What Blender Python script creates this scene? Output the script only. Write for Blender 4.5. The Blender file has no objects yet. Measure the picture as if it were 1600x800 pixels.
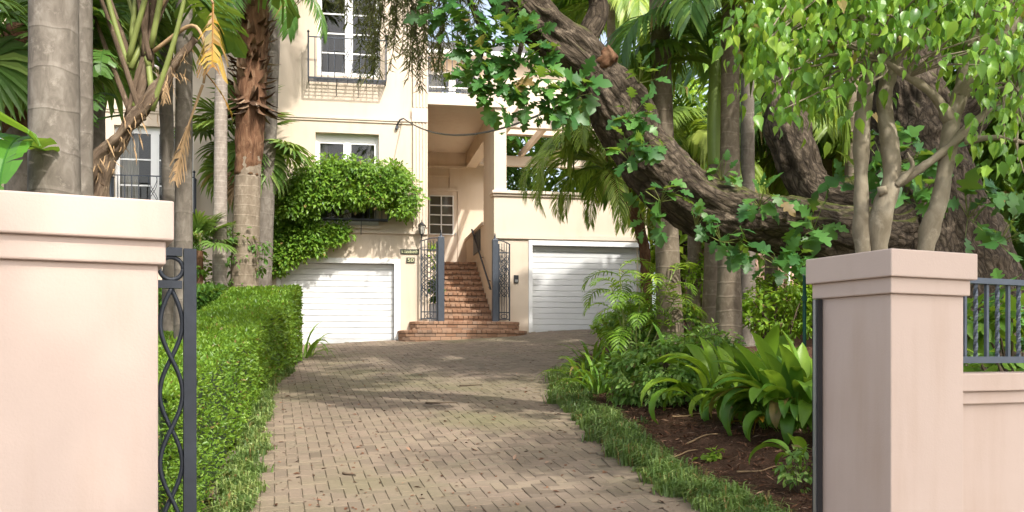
import bpy, math, random
import numpy as np
from mathutils import Matrix, Vector, Quaternion
R = math.radians
random.seed(7); rng = np.random.default_rng(11)
scene = bpy.context.scene
COL = scene.collection

# ------------------------------------------------------------------ camera
F0, HOR, CH = 1500.0, 560.0, 1.5            # focal length and horizon in photo pixels, eye height
cd = bpy.data.cameras.new('camera'); cam = bpy.data.objects.new('camera', cd); COL.objects.link(cam)
cd.sensor_width = 36; cd.lens = 36 * F0 / 1600; cd.shift_y = (HOR - 400) / 1600
cd.clip_start = .05; cd.clip_end = 1000
cam.location = (0, 0, CH); cam.rotation_euler = (R(90), 0, 0)
scene.camera = cam

# ------------------------------------------------------------------ light
SUN_EL = R(46); SAZ = math.atan2(.568, -.915)          # from behind the viewer, to the right
S = Vector((math.sin(SAZ) * math.cos(SUN_EL), math.cos(SAZ) * math.cos(SUN_EL), math.sin(SUN_EL)))
w = bpy.data.worlds.new('World'); scene.world = w; w.use_nodes = True
nt = w.node_tree; nt.nodes.clear()
sky = nt.nodes.new('ShaderNodeTexSky'); sky.sky_type = 'NISHITA'; sky.sun_disc = False
sky.sun_elevation = SUN_EL; sky.sun_rotation = SAZ; sky.air_density = 1.0; sky.dust_density = 4.0; sky.ozone_density = .4
bg = nt.nodes.new('ShaderNodeBackground'); bg.inputs[1].default_value = .15
ow = nt.nodes.new('ShaderNodeOutputWorld')
hsv = nt.nodes.new('ShaderNodeHueSaturation'); hsv.inputs['Saturation'].default_value = .62      # thin bright haze over the sky
nt.links.new(sky.outputs[0], hsv.inputs['Color']); nt.links.new(hsv.outputs[0], bg.inputs[0]); nt.links.new(bg.outputs[0], ow.inputs[0])
sd = bpy.data.lights.new('sun', 'SUN'); sd.energy = 2.0; sd.angle = R(1.3); sd.color = (1, .96, .89)
sun = bpy.data.objects.new('sun', sd); COL.objects.link(sun); sun.rotation_euler = S.to_track_quat('Z', 'Y').to_euler()
sun.location = (0, 0, 30)
vs = scene.view_settings; vs.view_transform = 'Standard'; vs.look = 'None'; vs.exposure = 1.27; vs.gamma = 1
scene.cycles.max_bounces = 8; scene.cycles.diffuse_bounces = 6; scene.cycles.glossy_bounces = 2
scene.cycles.transmission_bounces = 4; scene.cycles.transparent_max_bounces = 6
scene.cycles.caustics_reflective = False; scene.cycles.caustics_refractive = False
scene.cycles.sample_clamp_indirect = 6

# ------------------------------------------------------------------ places
def W(u, v, Y):                              # photo pixel at a distance -> point in the place
    return np.array(((u - 800) / F0 * Y, Y, CH + (HOR - v) / F0 * Y))
def sstep(a, b, x):
    t = np.clip((x - a) / (b - a), 0, 1); return t * t * (3 - 2 * t)
def g(x, y):                                 # height of the ground: level street, then rising to the house
    x = np.asarray(x, float); y = np.asarray(y, float)
    yy = np.clip(y, 3.4, 25)
    z = .108 * np.maximum(yy - 3.8, -.1 * 0 - .0) + .041 * np.clip(x, -6, 6) * sstep(9, 21, y)
    return np.maximum(z, 0) * sstep(2.5, 4.2, y + .001)
def gz(x, y): return float(g(x, y))

# ------------------------------------------------------------------ noise for geometry
def _h(i, j, k, s):
    n = np.sin(i * 127.1 + j * 311.7 + k * 74.7 + s * 53.3) * 43758.5453
    return n - np.floor(n)
def vnoise(P, s=0):
    P = np.asarray(P, float); I = np.floor(P); f = P - I; f = f * f * (3 - 2 * f)
    i, j, k = I.T; x, y, z = f.T
    r = 0
    for a in (0, 1):
        for b in (0, 1):
            for c in (0, 1):
                wgt = (x if a else 1 - x) * (y if b else 1 - y) * (z if c else 1 - z)
                r = r + wgt * _h(i + a, j + b, k + c, s)
    return r * 2 - 1
def fbm(P, s=0, o=3):
    P = np.asarray(P, float); r = 0; a = 1
    for q in range(o):
        r = r + a * vnoise(P * 2 ** q, s + q); a *= .5
    return r

# ------------------------------------------------------------------ objects
def tag(o, label=None, cat=None, group=None, kind=None):
    if label: o['label'] = label
    if cat: o['category'] = cat
    if group: o['group'] = group
    if kind: o['kind'] = kind
    return o
def thing(name, loc, label, cat, group=None):
    o = bpy.data.objects.new(name, None); COL.objects.link(o); o.location = loc; o.empty_display_size = .2
    return tag(o, label, cat, group)
def put(o, parent=None, M=None):
    COL.objects.link(o)
    if parent is not None:
        o.parent = parent
        if parent.type == 'EMPTY': o.matrix_parent_inverse = Matrix.Translation(-parent.location)
    if M is not None: o.matrix_basis = M
    return o
class MB:
    def __init__(s): s.v = []; s.f = []; s.r = []; s.t = []; s.n = 0; s.tuv = False; s.smooth = False
    def add(s, v, f, rnd=0., tuv=None):
        v = np.asarray(v, float).reshape(-1, 3)
        for fa in (f if isinstance(f, list) and len(f) and isinstance(f[0], np.ndarray) else [np.asarray(f)]):
            s.f.append(fa + s.n); s.r.append(np.broadcast_to(np.asarray(rnd, float), (len(fa),)) if np.ndim(rnd) == 0 or len(np.atleast_1d(rnd)) == len(fa) else np.zeros(len(fa)))
        s.v.append(v); s.n += len(v)
        if tuv is not None: s.tuv = True
        s.t.append(np.asarray(tuv, float) if tuv is not None else np.zeros((len(v), 3)))
        return s
    def box(s, x0, x1, y0, y1, z0, z1, T=None, rnd=0.):
        v = np.array([(x, y, z) for z in (z0, z1) for y in (y0, y1) for x in (x0, x1)], float)
        if T is not None: v = T(v)
        return s.add(v, np.array([(0, 2, 3, 1), (4, 5, 7, 6), (0, 1, 5, 4), (2, 6, 7, 3), (0, 4, 6, 2), (1, 3, 7, 5)]), rnd)
    def bar(s, a, b, r, n=6, r2=None, rnd=0.):
        a = np.asarray(a, float); b = np.asarray(b, float); d = b - a; L = np.linalg.norm(d); d = d / max(L, 1e-9)
        q = np.array((0, 0, 1.)) if abs(d[2]) < .9 else np.array((1., 0, 0))
        e1 = np.cross(d, q); e1 /= np.linalg.norm(e1); e2 = np.cross(d, e1)
        an = np.arange(n) * 2 * np.pi / n
        ring = np.cos(an)[:, None] * e1 + np.sin(an)[:, None] * e2
        v = np.concatenate([a + ring * r, b + ring * (r if r2 is None else r2), [a], [b]])
        i = np.arange(n); j = (i + 1) % n
        return s.add(v, [np.stack([i, j, j + n, i + n], 1), np.stack([j, i, np.full(n, 2 * n)], 1), np.stack([i + n, j + n, np.full(n, 2 * n + 1)], 1)], rnd)
    def path(s, pts, r, n=6, closed=False):
        pts = [np.asarray(p, float) for p in pts]
        if closed: pts = pts + [pts[0]]
        return tube(s, pts, np.full(len(pts), r), n, 2)
    def mesh(s, name):
        m = bpy.data.meshes.new(name)
        if not s.v: return m
        V = np.concatenate(s.v); m.vertices.add(len(V)); m.vertices.foreach_set('co', V.ravel())
        nf = sum(len(f) for f in s.f); nl = sum(f.size for f in s.f)
        m.loops.add(nl); m.polygons.add(nf)
        m.loops.foreach_set('vertex_index', np.concatenate([f.ravel() for f in s.f]).astype(np.int32))
        tot = np.concatenate([np.full(len(f), f.shape[1]) for f in s.f]); st = np.concatenate([[0], np.cumsum(tot)[:-1]])
        m.polygons.foreach_set('loop_start', st.astype(np.int32)); m.polygons.foreach_set('loop_total', tot.astype(np.int32))
        rr = np.concatenate(s.r)
        a = m.attributes.new('rnd', 'FLOAT', 'FACE'); a.data.foreach_set('value', rr.astype(np.float32))
        if s.tuv:
            a = m.attributes.new('tuv', 'FLOAT_VECTOR', 'POINT'); a.data.foreach_set('vector', np.concatenate(s.t).astype(np.float32).ravel())
        m.update(calc_edges=True); m.validate()
        m.polygons.foreach_set('use_smooth', np.full(len(m.polygons), s.smooth)); m.update()
        return m
    def build(s, name, mat, parent=None, smooth=False, M=None, kind=None):
        s.smooth = bool(smooth); m = s.mesh(name)
        m.materials.append(mat)
        o = put(bpy.data.objects.new(name, m), parent, M)
        if kind: o['kind'] = kind
        return o
def inst(name, me, parent, M):               # another object that shares a mesh
    return put(bpy.data.objects.new(name, me), parent, M)
def catmull(P, n):
    P = np.asarray(P, float); k = len(P)
    Q = np.vstack([2 * P[0] - P[1], P, 2 * P[-1] - P[-2]]); out = []
    for i in range(k - 1):
        p0, p1, p2, p3 = Q[i:i + 4]
        for t in np.arange(n) / n:
            out.append(.5 * ((2 * p1) + (-p0 + p2) * t + (2 * p0 - 5 * p1 + 4 * p2 - p3) * t * t + (-p0 + 3 * p1 - 3 * p2 + p3) * t ** 3))
    out.append(P[-1]); return np.array(out)
def tube(mb, pts, rad, n=12, sub=6, disp=None, rnd=0., cap=True):
    """tapered tube along a smooth path; disp(straightened xyz, angle, length)->radius offset"""
    P = catmull(np.column_stack([np.asarray(pts, float), rad]), sub); C = P[:, :3]; r = P[:, 3]
    T = np.gradient(C, axis=0); T /= np.linalg.norm(T, axis=1)[:, None]
    L = np.concatenate([[0], np.cumsum(np.linalg.norm(np.diff(C, axis=0), axis=1))])
    e = np.cross(T[0], (0, 1., 0)); 
    if np.linalg.norm(e) < .1: e = np.cross(T[0], (1., 0, 0))
    e /= np.linalg.norm(e); E = []
    for t in T:
        e = e - t * np.dot(e, t); e /= np.linalg.norm(e); E.append(e)
    E = np.array(E); B = np.cross(T, E); an = np.arange(n) * 2 * np.pi / n
    ca, sa = np.cos(an), np.sin(an); m = len(C)
    st = np.stack([np.outer(r, ca), np.outer(r, sa), np.repeat(L[:, None], n, 1)], -1)
    rr = np.repeat(r[:, None], n, 1)
    if disp is not None: rr = rr + disp(st.reshape(-1, 3), np.tile(an, m), np.repeat(L, n), np.repeat(r, n)).reshape(m, n)
    V = C[:, None] + rr[..., None] * (ca[None, :, None] * E[:, None] + sa[None, :, None] * B[:, None])
    i, j = np.meshgrid(np.arange(m - 1), np.arange(n), indexing='ij'); i = i.ravel(); j = j.ravel(); k = (j + 1) % n
    f = [np.stack([i * n + j, i * n + k, (i + 1) * n + k, (i + 1) * n + j], 1)]
    V = V.reshape(-1, 3); tu = st.reshape(-1, 3)
    if cap:
        V = np.vstack([V, C[0], C[-1]]); tu = np.vstack([tu, tu[0], tu[-1]]); a = np.arange(n); b = (a + 1) % n; N = m * n
        f += [np.stack([b, a, np.full(n, N)], 1), np.stack([a + (m - 1) * n, b + (m - 1) * n, np.full(n, N + 1)], 1)]
    mb.add(V, f, rnd, tu); return mb

# ------------------------------------------------------------------ materials
class NT:
    def __init__(s, name):
        s.m = bpy.data.materials.new(name); s.m.use_nodes = True; s.t = s.m.node_tree; s.t.nodes.clear()
        s.out = s.t.nodes.new('ShaderNodeOutputMaterial')
    def n(s, typ, ins=None, **kw):
        nd = s.t.nodes.new('ShaderNode' + typ)
        for k, v in kw.items(): setattr(nd, k, v)
        for k, v in (ins or {}).items(): s.set(nd.inputs[k], v)
        return nd
    def set(s, sock, v):
        if hasattr(v, 'is_output') or isinstance(v, bpy.types.NodeSocket): s.t.links.new(v, sock)
        elif hasattr(v, 'outputs'): s.t.links.new(v.outputs[0], sock)
        else:
            if isinstance(v, tuple) and len(v) == 3 and sock.type == 'RGBA': v = (*v, 1)
            sock.default_value = v
    def mix(s, fac, a, b, typ='MIX'):
        nd = s.n('Mix', data_type='RGBA', blend_type=typ)
        s.set(nd.inputs['Factor'], fac); s.set(nd.inputs['A'], a); s.set(nd.inputs['B'], b)
        return nd.outputs['Result']
    def math(s, op, a, b=0., c=None):
        nd = s.n('Math', {0: a, 1: b}, operation=op)
        if c is not None: s.set(nd.inputs[2], c)
        return nd.outputs[0]
    def ramp(s, fac, stops):
        nd = s.n('ValToRGB'); s.set(nd.inputs[0], fac); el = nd.color_ramp.elements
        while len(el) < len(stops): el.new(.5)
        for e, (p, c) in zip(el, stops): e.position = p; e.color = (*c, 1) if len(c) == 3 else c
        return nd.outputs[0]
    def noise(s, scale, detail=4, rough=.6, vec=None, dist=0.):
        nd = s.n('TexNoise', {'Scale': scale, 'Detail': detail, 'Roughness': rough, 'Distortion': dist})
        if vec is not None: s.set(nd.inputs['Vector'], vec)
        return nd.outputs[0]
    def pos(s): return s.n('NewGeometry').outputs['Position']
    def scaled(s, vec, sc):
        return s.n('VectorMath', {0: vec, 1: sc}, operation='MULTIPLY').outputs[0]
    def attr(s, name): return s.n('Attribute', attribute_name=name)
    def bump(s, h, strength=.3, dist=.01):
        return s.n('Bump', {'Height': h, 'Strength': strength, 'Distance': dist}).outputs[0]
    def bsdf(s, col, rough=.7, bump=None, metal=0., spec=.5):
        nd = s.n('BsdfPrincipled', {'Base Color': col, 'Roughness': rough, 'Metallic': metal, 'Specular IOR Level': spec})
        if bump is not None: s.set(nd.inputs['Normal'], bump)
        return nd.outputs[0]
    def done(s, sh): s.t.links.new(sh, s.out.inputs[0]); return s.m
def rnd_socket(n):
    a = n.attr('rnd').outputs['Fac']; o = n.n('ObjectInfo').outputs['Random']
    return n.math('FRACT', n.math('ADD', a, o))
def leaf_mat(name, cols, trans=.35, rough=.45, big=.6, dead=.015, spec=.4, veins=False):
    """leaf colours from dark to light, varied leaf by leaf and in drifts; part of the light passes through"""
    n = NT(name); r = rnd_socket(n)
    if not name.startswith(('hedge', 'vine', 'yellowed')): cols = [tuple(x * 1.22 for x in c_) for c_ in cols]
    d = n.noise(big, 2, .5, n.pos())
    v = n.math('ADD', n.math('MULTIPLY', r, .62), n.math('MULTIPLY', d, .6)); v = n.math('SUBTRACT', v, .1)
    k = len(cols); c = n.ramp(v, [(i / (k - 1), cc) for i, cc in enumerate(cols)])
    dd = n.math('GREATER_THAN', n.math('FRACT', n.math('MULTIPLY', r, 37.7)), 1 - dead); c = n.mix(n.math('MULTIPLY', dd, .85), c, (.28, .17, .07))
    if veins:
        c = n.mix(n.math('MULTIPLY', n.noise(60, 3, .6, n.pos()), .35), c, tuple(x * .55 for x in cols[0]))
    b = n.bsdf(c, rough, spec=spec)
    tc = n.mix(.35, c, (.5, .6, .06))
    tcol = n.mix(1., tc, (1.15, 1.15, .8), 'MULTIPLY')
    t = n.n('BsdfTranslucent', {'Color': tcol})
    ms = n.n('MixShader', {0: trans}); n.t.links.new(b, ms.inputs[1]); n.t.links.new(t.outputs[0], ms.inputs[2])
    return n.done(ms.outputs[0])
def stucco(name, c1, c2, grime=.25, bump=.12, streak=True):
    n = NT(name); p = n.pos()
    a = n.noise(1.3, 5, .6, p); c = n.mix(n.math('MULTIPLY', a, .9), c1, c2)
    st = n.noise(1., 4, .65, n.scaled(p, (5., 5., .55)))
    dirt = n.ramp(n.math('MULTIPLY', st, n.noise(.8, 3, .6, p)), [(.24, (0, 0, 0)), (.46, (1, 1, 1))])
    c = n.mix(n.math('MULTIPLY', dirt, grime), c, tuple(x * y for x, y in zip(c1, (.74, .65, .55))))
    h = n.noise(110, 3, .6, p); h2 = n.noise(9, 3, .5, p)
    return n.done(n.bsdf(c, .82, n.bump(n.math('ADD', n.math('MULTIPLY', h, .4), h2), bump, .008), spec=.25))
def plain(name, col, rough=.6, metal=0., var=.2, scale=8, bump=0., spec=.5):
    n = NT(name); p = n.pos(); a = n.noise(scale, 4, .6, p)
    c = n.mix(a, tuple(x * (1 - var) for x in col), tuple(min(1, x * (1 + var)) for x in col))
    return n.done(n.bsdf(c, rough, n.bump(a, bump, .006) if bump else None, metal, spec))
def bark(name, dark, mid, light, sc=9., stretch=.28, rings=0., bump=.8, moss=0., ringc=.25, cell=0.):
    n = NT(name); tu = n.attr('tuv').outputs['Vector']; p = n.pos()
    v = n.scaled(tu, (sc, sc, sc * stretch))
    a = n.noise(1., 6, .65, v, .6); b = n.noise(.45, 3, .5, p)
    vo = n.n('TexVoronoi', {'Vector': v, 'Scale': .8}, feature='DISTANCE_TO_EDGE').outputs[0]
    h = n.math('ADD', a, n.math('MULTIPLY', n.math('MINIMUM', vo, .35), .9))
    c = n.ramp(a, [(.28, dark), (.5, mid), (.72, light)])
    if cell:
        c = n.mix(n.math('MULTIPLY', n.ramp(vo, [(0, (1, 1, 1)), (.16, (0, 0, 0))]), cell), c, tuple(x * .8 for x in dark))
    c = n.mix(n.math('MULTIPLY', b, .5), c, tuple(x * .7 for x in mid))
    if rings:
        z = n.n('SeparateXYZ', {0: tu}).outputs[2]
        wv = n.math('FRACT', n.math('ADD', n.math('MULTIPLY', z, rings), n.math('MULTIPLY', n.noise(2.2, 2, .5, tu), .5)))
        band = n.ramp(wv, [(0, (1, 1, 1)), (.06, (.5, .5, .5)), (.11, (0, 0, 0)), (.96, (0, 0, 0)), (1, (1, 1, 1))])
        c = n.mix(n.math('MULTIPLY', band, ringc), c, tuple(min(1, x * 1.5) for x in light))
        h = n.math('ADD', n.math('MULTIPLY', h, .4), n.math('MULTIPLY', band, .6))
    lich = n.ramp(n.noise(7, 6, .75, p), [(.56, (0, 0, 0)), (.66, (1, 1, 1))])
    c = n.mix(n.math('MULTIPLY', lich, .4), c, tuple(min(1, x * 1.4) for x in light))
    if moss:
        up = n.n('SeparateXYZ', {0: n.n('NewGeometry').outputs['Normal']}).outputs[2]
        mm = n.ramp(n.math('MULTIPLY', n.math('MAXIMUM', up, 0.), n.noise(1.4, 4, .6, p)), [(.3, (0, 0, 0)), (.46, (1, 1, 1))])
        c = n.mix(n.math('MULTIPLY', mm, moss), c, (.10, .12, .02))
    return n.done(n.bsdf(c, .9, n.bump(h, bump, .045 if cell else .02), spec=.2))
M = {}
M['pillar'] = stucco('pink_render', (.575, .455, .385), (.52, .405, .34), .5, .26)
M['facade'] = stucco('cream_render', (.66, .555, .44), (.61, .51, .395), .35, .1)
M['trim'] = stucco('cream_trim', (.68, .575, .465), (.63, .53, .42), .3, .06)
M['white'] = plain('white_paint', (.80, .80, .78), .45, var=.04)
M['garage'] = plain('white_door_paint', (.68, .685, .68), .4, var=.1, scale=2)
M['iron'] = plain('dark_iron', (.035, .042, .055), .5, .2, .3, 20, .2)
M['iron_blue'] = plain('blue_grey_iron', (.055, .066, .084), .45, .1, .25, 12)
M['fence'] = plain('slate_grey_paint', (.085, .105, .135), .42, .1, .25, 12)
M['black'] = plain('black_paint', (.02, .02, .022), .5)
M['interior'] = plain('dim_room', (.25, .2, .15), .8)
M['curtain'] = plain('white_curtain', (.72, .70, .66), .9, var=.1, scale=30)
M['roof'] = plain('slate_roof', (.12, .12, .13), .7)
M['lantern_glass'] = plain('frosted_glass', (.5, .48, .42), .2)
M['plaque'] = plain('dark_plaque', (.05, .055, .04), .5)
M['letter'] = plain('cream_letter', (.62, .62, .35), .5)
M['pot'] = plain('pale_pot', (.62, .60, .58), .6)
M['gold'] = plain('steel', (.4, .4, .4), .35, .8)
def glass():
    n = NT('window_glass')
    lw = n.n('Fresnel', {'IOR': 1.5}); t = n.n('BsdfTransparent', {'Color': (.78, .78, .76, 1)})
    gl = n.n('BsdfGlossy', {'Roughness': .03, 'Color': (.9, .9, .9, 1)})
    ms = n.n('MixShader', {0: n.math('MULTIPLY', lw.outputs[0], .8)})
    n.t.links.new(t.outputs[0], ms.inputs[1]); n.t.links.new(gl.outputs[0], ms.inputs[2])
    return n.done(ms.outputs[0])
M['glass'] = glass()
def paver_mat():
    n = NT('worn_paver'); r = rnd_socket(n); p = n.pos()
    c = n.ramp(r, [(0, (.15, .115, .085)), (.07, (.21, .163, .122)), (.3, (.26, .20, .148)), (.55, (.285, .216, .162)), (.8, (.305, .24, .172)), (1, (.24, .196, .142))])
    d = n.ramp(n.noise(.9, 5, .62, p), [(.38, (0, 0, 0)), (.68, (1, 1, 1))])
    c = n.mix(n.math('MULTIPLY', d, .6), c, (.17, .14, .095))
    m = n.ramp(n.noise(.45, 4, .6, p), [(.5, (0, 0, 0)), (.72, (1, 1, 1))])
    c = n.mix(n.math('MULTIPLY', m, .5), c, (.20, .20, .085))
    s_ = n.noise(45, 4, .7, p)
    c = n.mix(n.math('MULTIPLY', s_, .5), c, (.12, .095, .07))
    sp = n.ramp(n.noise(13, 5, .7, p), [(.6, (0, 0, 0)), (.7, (1, 1, 1))]); c = n.mix(n.math('MULTIPLY', sp, .45), c, (.10, .085, .06))
    return n.done(n.bsdf(c, .88, n.bump(s_, .5, .008), spec=.2))
M['paver'] = paver_mat()
M['joint'] = (lambda n: n.done(n.bsdf(n.ramp(n.noise(3, 5, .7, n.pos()), [(.35, (.12, .095, .065)), (.55, (.19, .155, .105)), (.7, (.14, .15, .06))]), .95)))(NT('mossy_joint'))
def brick_mat():
    n = NT('stair_brick'); r = rnd_socket(n); p = n.pos()
    c = n.ramp(r, [(0, (.27, .15, .09)), (.4, (.36, .21, .13)), (.75, (.43, .27, .175)), (1, (.30, .205, .145))])
    s_ = n.noise(30, 4, .7, p); c = n.mix(n.math('MULTIPLY', s_, .4), c, (.16, .09, .06))
    return n.done(n.bsdf(c, .85, n.bump(s_, .4, .006), spec=.2))
M['brick'] = brick_mat()
M['mortar'] = plain('mortar', (.16, .11, .08), .95)
def soil(name, c):
    n = NT(name); p = n.pos(); a = n.noise(40, 5, .75, p); b = n.noise(2., 4, .6, p)
    cc = n.ramp(n.math('ADD', n.math('MULTIPLY', a, .7), n.math('MULTIPLY', b, .35)), [(.3, c[0]), (.55, c[1]), (.75, c[2])])
    return n.done(n.bsdf(cc, .95, n.bump(a, 1., .03), spec=.1))
M['mulch'] = soil('mulch', ((.03, .016, .01), (.10, .056, .036), (.19, .115, .075)))
M['earth'] = soil('earth', ((.04, .03, .015), (.09, .07, .035), (.12, .11, .05)))
M['chip'] = (lambda n: n.done(n.bsdf(n.ramp(rnd_socket(n), [(0, (.05, .022, .012)), (.5, (.15, .07, .04)), (.9, (.26, .14, .085)), (1, (.4, .28, .2))]), .9, spec=.1)))(NT('bark_chip'))
M['boot'] = (lambda n: n.done(n.bsdf(n.ramp(rnd_socket(n), [(0, (.06, .035, .022)), (.5, (.15, .09, .055)), (.8, (.28, .2, .13)), (1, (.5, .42, .32))]), .9, spec=.1)))(NT('old_leaf_base'))
M['asphalt'] = plain('pale_footpath', (.28, .27, .25), .9, var=.25, scale=20)
M['palm_grey'] = bark('grey_palm_trunk', (.10, .085, .068), (.175, .15, .122), (.27, .24, .20), 10, .5, 3.2, .3, ringc=.1)
M['palm_pale'] = bark('pale_palm_trunk', (.20, .165, .135), (.29, .245, .205), (.40, .355, .30), 10, .5, 9., .4)
M['palm_brown'] = bark('brown_ringed_trunk', (.13, .10, .07), (.22, .175, .125), (.33, .275, .205), 10, .5, 5., .4, ringc=.16)
M['fibre'] = bark('fibrous_trunk', (.055, .028, .016), (.15, .075, .04), (.25, .155, .09), 14, .25, 0, 1.)
M['oak'] = bark('furrowed_bark', (.02, .0145, .01), (.092, .07, .048), (.235, .185, .135), 21, .34, 0, 1., .75, cell=.85)
M['ficus_bark'] = bark('smooth_tan_bark', (.18, .145, .095), (.28, .235, .165), (.38, .335, .255), 8, .6, 0, .35)
M['twig'] = plain('twig', (.10, .07, .045), .9)
M['straw'] = plain('dead_leaf', (.38, .25, .13), .85, var=.3, scale=10)
M['crownshaft'] = plain('green_crownshaft', (.32, .44, .11), .4, var=.2, scale=6)
M['stalk'] = plain('green_stalk', (.22, .26, .07), .5, var=.35, scale=7)
M['lf_hedge'] = leaf_mat('hedge_leaf', [(.04, .10, .012), (.10, .205, .02), (.18, .31, .03), (.32, .43, .05)], .32, .42, .9, dead=.02)
M['hedge_core'] = plain('hedge_core_dark', (.025, .05, .012), .9, var=.4, scale=15)  # dark green for the light-blocking core under the hedge leaves
M['lf_ficus'] = leaf_mat('ficus_leaf', [(.03, .09, .016), (.09, .21, .03), (.19, .35, .045), (.42, .53, .08)], .45, .3, 1.4)
M['lf_lobed'] = leaf_mat('lobed_leaf', [(.018, .066, .02), (.035, .115, .028), (.068, .175, .035), (.12, .25, .045)], .33, .4, .8)
M['lf_vine'] = leaf_mat('vine_leaf', [(.04, .11, .014), (.085, .195, .02), (.15, .28, .028), (.23, .37, .045)], .3, .42, 2.)
M['lf_dark'] = leaf_mat('dark_leaf', [(.022, .065, .015), (.05, .12, .023), (.085, .18, .033), (.14, .25, .045)], .3, .4, .4)
M['lf_mid'] = leaf_mat('mid_leaf', [(.03, .085, .012), (.07, .16, .02), (.13, .25, .03), (.24, .36, .05)], .38, .45, .35)
M['lf_lime'] = leaf_mat('lime_leaf', [(.07, .15, .015), (.14, .26, .02), (.23, .36, .035), (.34, .44, .05)], .38, .45, .5)
M['lf_palm'] = leaf_mat('palm_leaf', [(.03, .09, .02), (.06, .145, .03), (.11, .21, .04), (.2, .31, .065)], .36, .35, .6)
M['lf_palm_y'] = leaf_mat('yellowish_palm_leaf', [(.08, .15, .025), (.16, .25, .04), (.25, .34, .06), (.38, .42, .11)], .42, .4, .6)
M['lf_fan'] = leaf_mat('fan_palm_leaf', [(.035, .085, .02), (.075, .15, .03), (.14, .23, .05), (.26, .32, .10)], .3, .4, .7)
M['lf_broad'] = leaf_mat('broad_leaf', [(.02, .08, .02), (.045, .15, .025), (.09, .23, .03), (.16, .32, .04)], .35, .25, .8)
M['lf_asp'] = leaf_mat('strap_leaf', [(.04, .11, .018), (.09, .21, .025), (.17, .32, .035), (.30, .40, .05)], .36, .42, 1., dead=.03, veins=True)
M['lf_yellow'] = leaf_mat('yellowed_leaf', [(.24, .18, .01), (.36, .20, .01), (.26, .11, .01), (.1, .14, .02)], .15, .5, 2.)
M['lf_needle'] = leaf_mat('weeping_needle', [(.05, .065, .024), (.10, .115, .04), (.15, .155, .06), (.2, .16, .08)], .3, .6, 1.)
M['lf_grass'] = leaf_mat('border_grass', [(.045, .085, .03), (.095, .16, .045), (.17, .25, .07), (.34, .38, .14)], .28, .45, 2.2, dead=.06)
M['lf_shrub'] = leaf_mat('shrub_leaf', [(.06, .135, .03), (.13, .245, .055), (.24, .37, .09), (.38, .49, .15)], .34, .4, 1.)
# ------------------------------------------------------------------ leaves
def template(prof, fold=.25, curl=.15):
    """leaf from (x, half width) profile: midrib and two edges, folded and curled"""
    V = []; 
    for x, y in prof:
        c = -curl * x * x
        V += [(x, 0, c), (x, y, c + fold * y), (x, -y, c + fold * y)]
    Fq = []
    for i in range(len(prof) - 1):
        a, b = 3 * i, 3 * i + 3
        Fq += [(a, b, b + 1, a + 1), (a, a + 2, b + 2, b)]
    return np.array(V, float), np.array(Fq)
T_DIA = (np.array([(0, 0, 0), (.42, .24, .05), (1, 0, -.1), (.42, -.24, .05)], float), np.array([(0, 3, 2, 1)]))
T_OVAL = template([(0, .02), (.25, .22), (.55, .25), (.82, .13), (1, .005)], .3, .2)
T_FICUS = template([(0, .02), (.16, .22), (.38, .29), (.62, .2), (.8, .08), (1, .006)], .35, .28)
T_LOBE = template([(0, .012), (.12, .03), (.2, .2), (.27, .24), (.33, .1), (.42, .33), (.5, .36), (.56, .15), (.68, .3), (.76, .27), (.8, .14), (.92, .12), (1, .01)], .18, .22)
T_STRIP = template([(0, .03), (.5, .05), (1, .006)], .3, .35)
T_STRAP = template([(0, .02), (.3, .035), (.6, .035), (.85, .022), (1, .003)], .5, .0)
def unit(a): return a / np.maximum(np.linalg.norm(a, axis=-1, keepdims=True), 1e-9)
def scatter(mb, T, pos, X, N, size, rnd=None):
    V, Fq = T; n = len(pos); k = len(V)
    X = unit(X); N = N - X * np.sum(N * X, 1)[:, None]; N = unit(N); Y = np.cross(N, X)
    size = np.broadcast_to(np.asarray(size, float), (n,))
    vv = pos[:, None] + size[:, None, None] * (V[None, :, 0:1] * X[:, None] + V[None, :, 1:2] * Y[:, None] + V[None, :, 2:3] * N[:, None])
    ff = (Fq[None] + (np.arange(n) * k)[:, None, None]).reshape(-1, Fq.shape[1])
    if rnd is None: rnd = rng.random(n)
    mb.add(vv.reshape(-1, 3), ff, np.repeat(rnd, len(Fq))); return mb
def rdir(n): return unit(rng.normal(size=(n, 3)))
def leaf_obj(name, T, mat):
    m = MB().add(T[0], T[1]).mesh(name); m.materials.append(mat)
    m.polygons.foreach_set('use_smooth', np.ones(len(m.polygons), bool)); return m
def frame(p, X, N, s):
    X = Vector(X).normalized(); N = Vector(N); N = (N - X * N.dot(X)).normalized(); Y = N.cross(X)
    return Matrix(((X.x * s, Y.x * s, N.x * s, p[0]), (X.y * s, Y.y * s, N.y * s, p[1]), (X.z * s, Y.z * s, N.z * s, p[2]), (0, 0, 0, 1)))
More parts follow.
